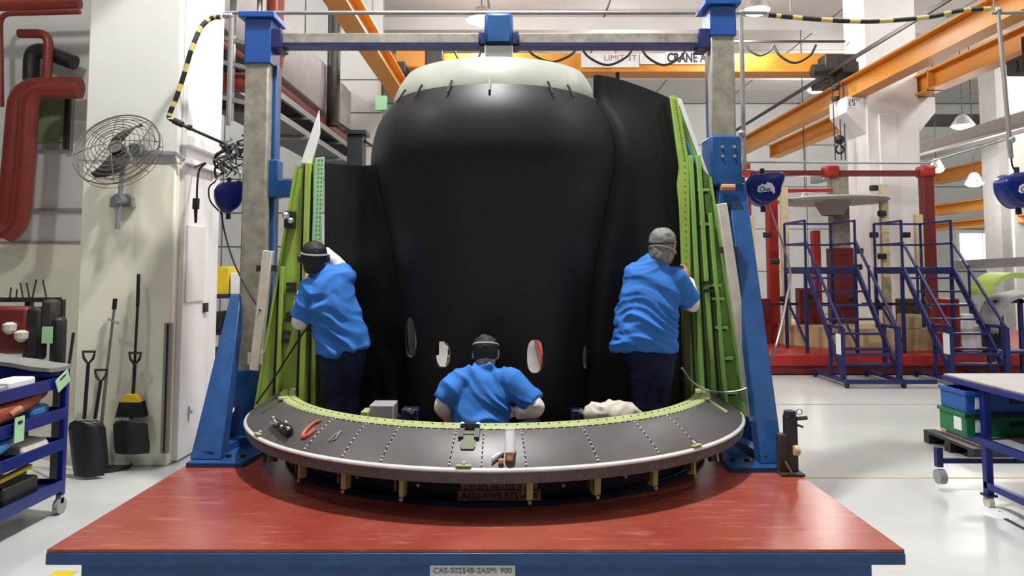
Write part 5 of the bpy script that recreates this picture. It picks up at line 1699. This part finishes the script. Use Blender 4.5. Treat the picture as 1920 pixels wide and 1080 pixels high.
mk().tube([J0 + Vector((.075 + .02 * math.cos(a), .02, .425 + .02 * math.sin(a))) for a in [2 * PI * k / 12 for k in range(12)]], .004, 6, closed=True).build('pull_ring', 'steel', jk)
mk().bar((J0.x - .05, J0.y - .03, DZ + .1), (J0.x - .01, J0.y - .05, DZ + .02), .02, .01).build('stay', 'steel', jk)

# ================================================================== RIGHT TROLLEY, CRATES, PALLET
tx0, tx1, ty0, ty1 = 3.66, 4.65, 4.6, 6.35
tr = thing('work_trolley', 'blue steel trolley table with lower shelf at the right edge', 'trolley', (4.1, 5.5, 0))
zt = .95
mk().box(tx0, tx1, ty0, ty1, zt - .005, zt + .012).build('table_top', 'strap_grey', tr, bevel=.003)
mk().box(tx0 - .01, tx1 + .01, ty0 - .01, ty1 + .01, zt - .05, zt - .006).build('top_frame', 'balancer_blue', tr, bevel=.004)
mk().box(tx0 + .02, tx1, ty0, ty1, .50, .515).build('lower_shelf', 'grey_box', tr)
mk().box(tx0, tx0 + .03, ty0, ty1, .47, .53).build('shelf_rail', 'balancer_blue', tr)
for x in (tx0 + .02, tx1 - .06):
    for y in (ty0 + .05, 5.86):
        mk().box(x, x + .055, y, y + .055, .10, zt - .05).build('leg', 'balancer_blue', tr, bevel=.004)
        mk().box(x - .015, x + .07, y - .015, y + .07, .085, .10).build('caster_plate', 'blue_dark', tr)
        mk().cyl((x + .0, y + .02, .045), (x + .04, y + .02, .045), .045, 14).build('caster', 'beige_bag', tr)
mk().bar((tx0 + .04, ty0, .17), (tx0 + .04, 5.9, .17), .04, .05).build('bottom_rail', 'balancer_blue', tr)
mk().bar((tx0 - .1, 6.3, .25), (tx1, 6.3, .25), .035, .04).build('bottom_rail', 'blue_dark', tr)
mk().bar((tx0 - .1, 6.3, .2), (tx0 - .1, 6.3, .36), .05, .05).build('bumper_post', 'blue_dark', tr)
mk().cyl((tx0 - .12, 6.3, .12), (tx0 - .06, 6.3, .12), .06, 14).build('caster', 'grey_box', tr)
def crate(label, x0, x1, y0, y1, z, h, m, lab):
    t = thing('plastic_crate', label, 'crate', ((x0 + x1) / 2, (y0 + y1) / 2, z), 'stacked crates on the trolley')
    th = .012
    mb = MB()
    mb.box(x0, x1, y0, y1, z, z + .012)
    mb.box(x0, x1, y0, y0 + th, z + .012, z + h); mb.box(x0, x1, y1 - th, y1, z + .012, z + h)
    mb.box(x0, x0 + th, y0 + th, y1 - th, z + .012, z + h); mb.box(x1 - th, x1, y0 + th, y1 - th, z + .012, z + h)
    mb.build('tub', m, t, bevel=.004)
    mk().box(x0 - .012, x1 + .012, y0 - .012, y0, z + h - .03, z + h).build('rim', 'dark_metal' if lab else m, t)
    mk().box(x0 - .012, x0, y0, y1 + .012, z + h - .03, z + h).build('rim', m, t)
    mk().box(x0 + .35, x0 + .55, y0 - .008, y0 - .0, z + h * .45, z + h * .65).build('hand_hole', 'black_rubber', t)
    mk().box(x0 + .07, x0 + .17, y0 - .006, y0, z + h * .2, z + h * .72).build('label_card', 'paper_white', t)
    if lab:
        mk().box(x0 - .006, x0, y0 + .06, y0 + .16, z + h * .2, z + h * .75).build('label_card', 'paper_white', t)
    return t
crate('green plastic crate with white cards below the blue one', 3.60, 4.30, 5.96, 6.33, .516, .185, 'crate_green', True)
crate('blue plastic crate stacked on the green crate', 3.61, 4.30, 5.97, 6.32, .702, .17, 'crate_blue', False)
pa = thing('shipping_pallet', 'black plastic pallet on the floor behind the trolley', 'pallet', (4.9, 7.6, 0))
a = gr(1756, 838)
px0, py0 = a.x, 7.2
for k in range(3):
    mk().box(px0, px0 + 1.3, py0 + .38 * k, py0 + .10 + .38 * k, 0, .10).build('runner', 'black_plastic', pa)
for k in range(6):
    mk().box(px0 + .24 * k, px0 + .24 * k + .13, py0, py0 + .86, .10, .13).build('deck_board', 'black_plastic', pa)
tag(mk().box(px0 + .12, px0 + .95, py0 + .1, py0 + .75, .131, .17).build('cardboard_sheet', 'cardboard', bevel=.004), 'cardboard sheet lying on the black pallet', 'cardboard')
q = gr(1850, 962)
tag(mk().lathe([(.01, 0), (.16, 0), (.15, .006), (.01, .012)], (q.x + .1, q.y, 0.0), 9).build('plastic_film', 'paper_white'), 'crumpled white film on the floor under the trolley', 'film')

# ================================================================== RED RIG AT THE BACK
RY = 13.0
rg = thing('red_rig', 'red assembly rig with round base and tall posts at the back', 'rig', (6.5, 15, 0))
mk().box(.6, 13.5, RY, 18, 0.02, .16).build('base_skirt', 'red_dark', rg)
mk().box(.5, 13.6, RY - .05, 18, .16, .36).build('base_deck', 'red_rig', rg, bevel=.02)
cxr = at(1600, 500, 15.2).x
def octo(r, z0, z1, c):
    return mk().lathe([(r, z0), (r, z1), (r - .12, z1), (r - .12, z0)], c, 10, 0, 2 * PI, close_prof=True)
octo(1.75, .36, .74, (cxr, 15.2, 0)).build('wood_curb', 'wood', rg, smooth=False)
mk().lathe([(1e-3, .70), (1.6, .70), (1.6, .73), (1e-3, .73)], (cxr, 15.2, 0), 10).build('wood_floor', 'wood_pale', rg, smooth=False)
for px, w_, top, m in ((1448, .2, 330, 'red_rig'), (1740, .22, 312, 'red_dark'), (1398, .2, 306, 'red_rig'), (1532, .14, 432, 'red_rig')):
    q = at(px, top, 15.0)
    mk().box(q.x - w_ / 2, q.x + w_ / 2, 15, 15.2, .36, q.z).build('post', m, rg, bevel=.01)
for px in (1740, 1560):
    q = at(px, 312, 15)
    mk().box(q.x - .15, q.x + .15, 14.95, 15.25, q.z - .22, q.z + .02).build('post_head', 'red_rig', rg, bevel=.05)
q = at(1575, 320, 15.1)
mk().box(q.x - .17, q.x + .17, 15.1, 15.35, at(1575, 470, 15.1).z, q.z).build('centre_mast', 'steel_column', rg, bevel=.01)
mk().box(q.x - .22, q.x + .22, 15.08, 15.38, .7, at(1575, 465, 15.1).z).build('mast_foot', 'red_dark', rg, bevel=.01)
mk().box(at(1398, 325, 15.1).x, at(1745, 325, 15.1).x, 15.05, 15.2, at(1500, 330, 15.1).z, at(1500, 320, 15.1).z).build('top_beam', 'red_dark', rg)
mk().bar(at(1470, 358, 15.1), at(1560, 357, 15.1), .07, .07).build('stay_beam', 'red_rig', rg)
q = at(1560, 376, 14.8)
for px0, px1, t_, m_ in ((1405, 1445, 560, 'red_dark'), (1500, 1530, 540, 'red_dark'), (1690, 1722, 560, 'rust_metal')):
    a, b = at(px0, 640, 14.9), at(px1, t_, 14.9)
    mk().box(a.x, b.x, 14.85, 15.1, .36, b.z).build('fixture_block', m_, rg, bevel=.02)
mk().lathe([(1e-3, -.05), (1.0, -.05), (1.05, 0), (1.0, .03), (1e-3, .05)], q, 32).build('round_table', 'strap_grey', rg)
mk().lathe([(.2, -.3), (.35, -.05), (1e-3, -.05)], q, 16).build('table_hub', 'concrete_grey', rg)
for px, top, bot in ((1478, 350, 640), (1412, 404, 560), (1668, 346, 640), (1728, 402, 520)):
    a, b = at(px, bot, 14.4), at(px, top, 14.4)
    mk().box(a.x - .07, a.x + .07, 14.4, 14.5, max(.74, a.z), b.z).build('wood_post', 'wood_pale', rg)
for px, py in ((1640, 352), (1640, 440), (1612, 470), (1700, 440), (1655, 400), (1655, 480), (1610, 500), (1455, 490), (1440, 440), (1470, 560), (1600, 560), (1650, 575), (1520, 555)):
    q = at(px, py, 14.35)
    mk().box(q.x - .09, q.x + .06, 14.3, 14.4, q.z - .06, q.z + .05).build('clamp', 'dark_metal', rg, bevel=.02)
for px in (1448, 1560, 1665):
    a = at(px, 570, 14.3)
    mk().bar(a - Vector((.5, 0, 0)), a + Vector((.5, 0, 0)), .05, .05).build('clamp_rail', 'dark_metal', rg)
# crates, cloths and gear standing behind the stairs
for (px0, py0, px1, py1, Y, z_, m, lab, cat) in (
        (1700, 590, 1728, 635, 13.6, .74, 'wood', 'small wooden box on the rig base between the stairs', 'box'),
        (1768, 560, 1800, 640, 13.3, .36, 'red_rig', 'bright red drum behind the second staircase', 'drum'),
        (1804, 590, 1838, 650, 13.3, .36, 'paper_white', 'white sack behind the second staircase', 'sack'),
        (1835, 610, 1880, 655, 13.2, .36, 'paper_white', 'white box at the right end of the red base', 'box'),
        (1862, 625, 1895, 655, 12.9, .36, 'black_plastic', 'black box beside the white box on the red base', 'box')):
    a, b = at(px0, py1, Y), at(px1, py0, Y)
    o = mk().box(a.x, b.x, Y, Y + .35, z_ + .001, b.z).build('stored_' + cat, m, bevel=.03)
    tag(o, lab, cat)
# green cowling piece and grey bench at far right
cw = thing('green_cowling', 'lime green curved cowling piece on a grey stand at far right', 'cowling', at(1880, 540, 12.5))
pts = [at(1858, 545, 12.5), at(1870, 525, 12.5), at(1895, 512, 12.5), at(1930, 512, 12.5)]
mk().grid([[p + Vector((0, dy, 0)) + Vector((0, 0, -.10 * f)) for dy in (0, .2, .4, .6)] for f in (0,) for p in spline(pts, 5)], .09, (0, 0, -1)).build('skin', 'greenhouse_lime', cw)
mk().grid([[p + Vector((.08, dy, -.14)) for dy in (0, .3, .6)] for p in spline([at(1862, 590, 12.5), at(1885, 545, 12.5), at(1935, 530, 12.5)], 4)], .06, (0, 0, -1)).build('liner', 'grey_box', cw)
for px in (1875, 1912):
    mk().bar(at(px, 560, 12.8), Vector((at(px, 560, 12.8).x, 12.8, .36)), .06, .06).build('stand_leg', 'blue_dark', cw)
mk().bar(at(1865, 565, 12.8), at(1935, 565, 12.8), .06, .06).build('stand_bar', 'blue_dark', cw)
tag(mk().bar(at(1780, 498, 20), at(1930, 490, 20), .12, .25).build('far_bench', 'grey_box'), 'long grey bench far back below the bright window', 'bench')
for k in range(2):
    pass
fb = thing('low_bench', 'pale grey work bench beyond the second staircase', 'bench', at(1830, 560, 16.5))
a, b = at(1790, 562, 16.2), at(1940, 545, 16.2)
mk().box(a.x, b.x, 18.2, 19.4, .9, .98).build('top', 'strap_grey', fb)
for x in (a.x + .1, b.x - .1):
    mk().box(x, x + .08, 18.3, 18.4, 0, .9).build('leg', 'blue_dark', fb)
    mk().box(x, x + .08, 19.2, 19.3, 0, .9).build('leg', 'blue_dark', fb)

# ---- rolling stairs
def staircase(label, xc, y0):
    W = .44
    D0, D1, DZ2 = y0 + 1.35, y0 + 2.35, 1.87
    t = thing('rolling_stairs', label, 'stairs', (xc, y0, 0), 'blue rolling staircases')
    def b(name, a, c, w1=.04, w2=.04, m='blue_dark'):
        return mk().bar(a, c, w1, w2).build(name, m, t, local=True)
    x = -W
    def L(px, py, pz): return (px, py - y0, pz)
    for s in (-1, 1):
        b('stringer', L(s * W, y0 + .05, .22), L(s * W, D0, DZ2 - .04), .035, .11)
        b('handrail', L(s * W, y0 + .02, .92), L(s * W, D0, DZ2 + .45), .035, .035)
        b('rail_post', L(s * W, y0 + .02, .1), L(s * W, y0 + .02, .92), .07, .07)
        b('rail_post', L(s * W, y0 + .45, .1), L(s * W, y0 + .45, .92), .05, .05)
        b('rail_brace', L(s * W, y0 + .02, .92), L(s * W, y0 + .5, .92), .05, .05)
        b('rail_post', L(s * W, y0 + .9, 1.25), L(s * W, y0 + .9, 1.9), .03, .03)
        b('deck_leg', L(s * W, D0 + .05, .365), L(s * W, D0 + .05, DZ2), .05, .05)
        b('deck_leg', L(s * W, D1, .365), L(s * W, D1, DZ2), .05, .05)
        b('leg_brace', L(s * W, D0 + .05, .5), L(s * W, D1, 1.3), .03, .03)
        for y in (D0 + .02, D1):
            b('guard_post', L(s * W, y, DZ2), L(s * W, y, DZ2 + .82), .035, .035)
        for z in (.42, .82):
            b('guard_rail', L(s * W, D0, DZ2 + z), L(s * W, D1, DZ2 + z), .035, .035)
        b('base_rail', L(s * W, y0 - .15, .1), L(s * W, 12.85, .1), .05, .06)
    for z in (.42, .82):
        b('guard_rail', L(-W, D1, DZ2 + z), L(W, D1, DZ2 + z), .035, .035)
    mk().box(-W - .02, W + .02, D0 - y0, D1 - y0, DZ2 - .12, DZ2).build('deck', 'blue_dark', t, local=True, bevel=.004)
    n = 7
    for k in range(n):
        f = (k + .5) / n
        yy = y0 + .05 + (D0 - y0 - .05) * f
        zz = .22 + (DZ2 - .3) * f
        mk().box(-W, W, yy - y0 - .09, yy - y0 + .09, zz - .015, zz + .015).build('tread', 'blue_dark', t, local=True)
    b('base_rail', L(-W, y0 - .12, .1), L(W + .5, y0 - .12, .1), .05, .06)
    b('front_bar', L(-W, y0 + .02, .5), L(W, y0 + .02, .5), .04, .04)
    for s, y in ((-1, y0 - .1), (1, y0 - .1), (-1, 12.8), (1, 12.8)):
        mk().cyl(L(s * W - .02, y, .05), L(s * W + .02, y, .05), .05, 12).build('caster', 'black_rubber', t, local=True)
    mk().box(-W - .045, -W - .035, -.02, .14, .5, .82).build('notice_card', 'paper_white', t, local=True)
    return t


s1 = staircase('blue rolling staircase with platform, nearer the gantry', 5.62, 11.7)
s2 = staircase('blue rolling staircase with platform, further right', 7.35, 11.75)
s3 = thing('low_step', 'low blue step stand at the right edge before the red base', 'step', gr(1900, 705))
q = gr(1880, 716)
for dx, dy in ((0, 0), (.5, 0), (0, .25), (.5, .25)):
    mk().box(q.x + dx, q.x + dx + .05, q.y + dy, q.y + dy + .05, 0, .45).build('leg', 'blue_dark', s3)
mk().box(q.x - .02, q.x + .58, q.y - .02, q.y + .32, .45, .50).build('top', 'blue_dark', s3)
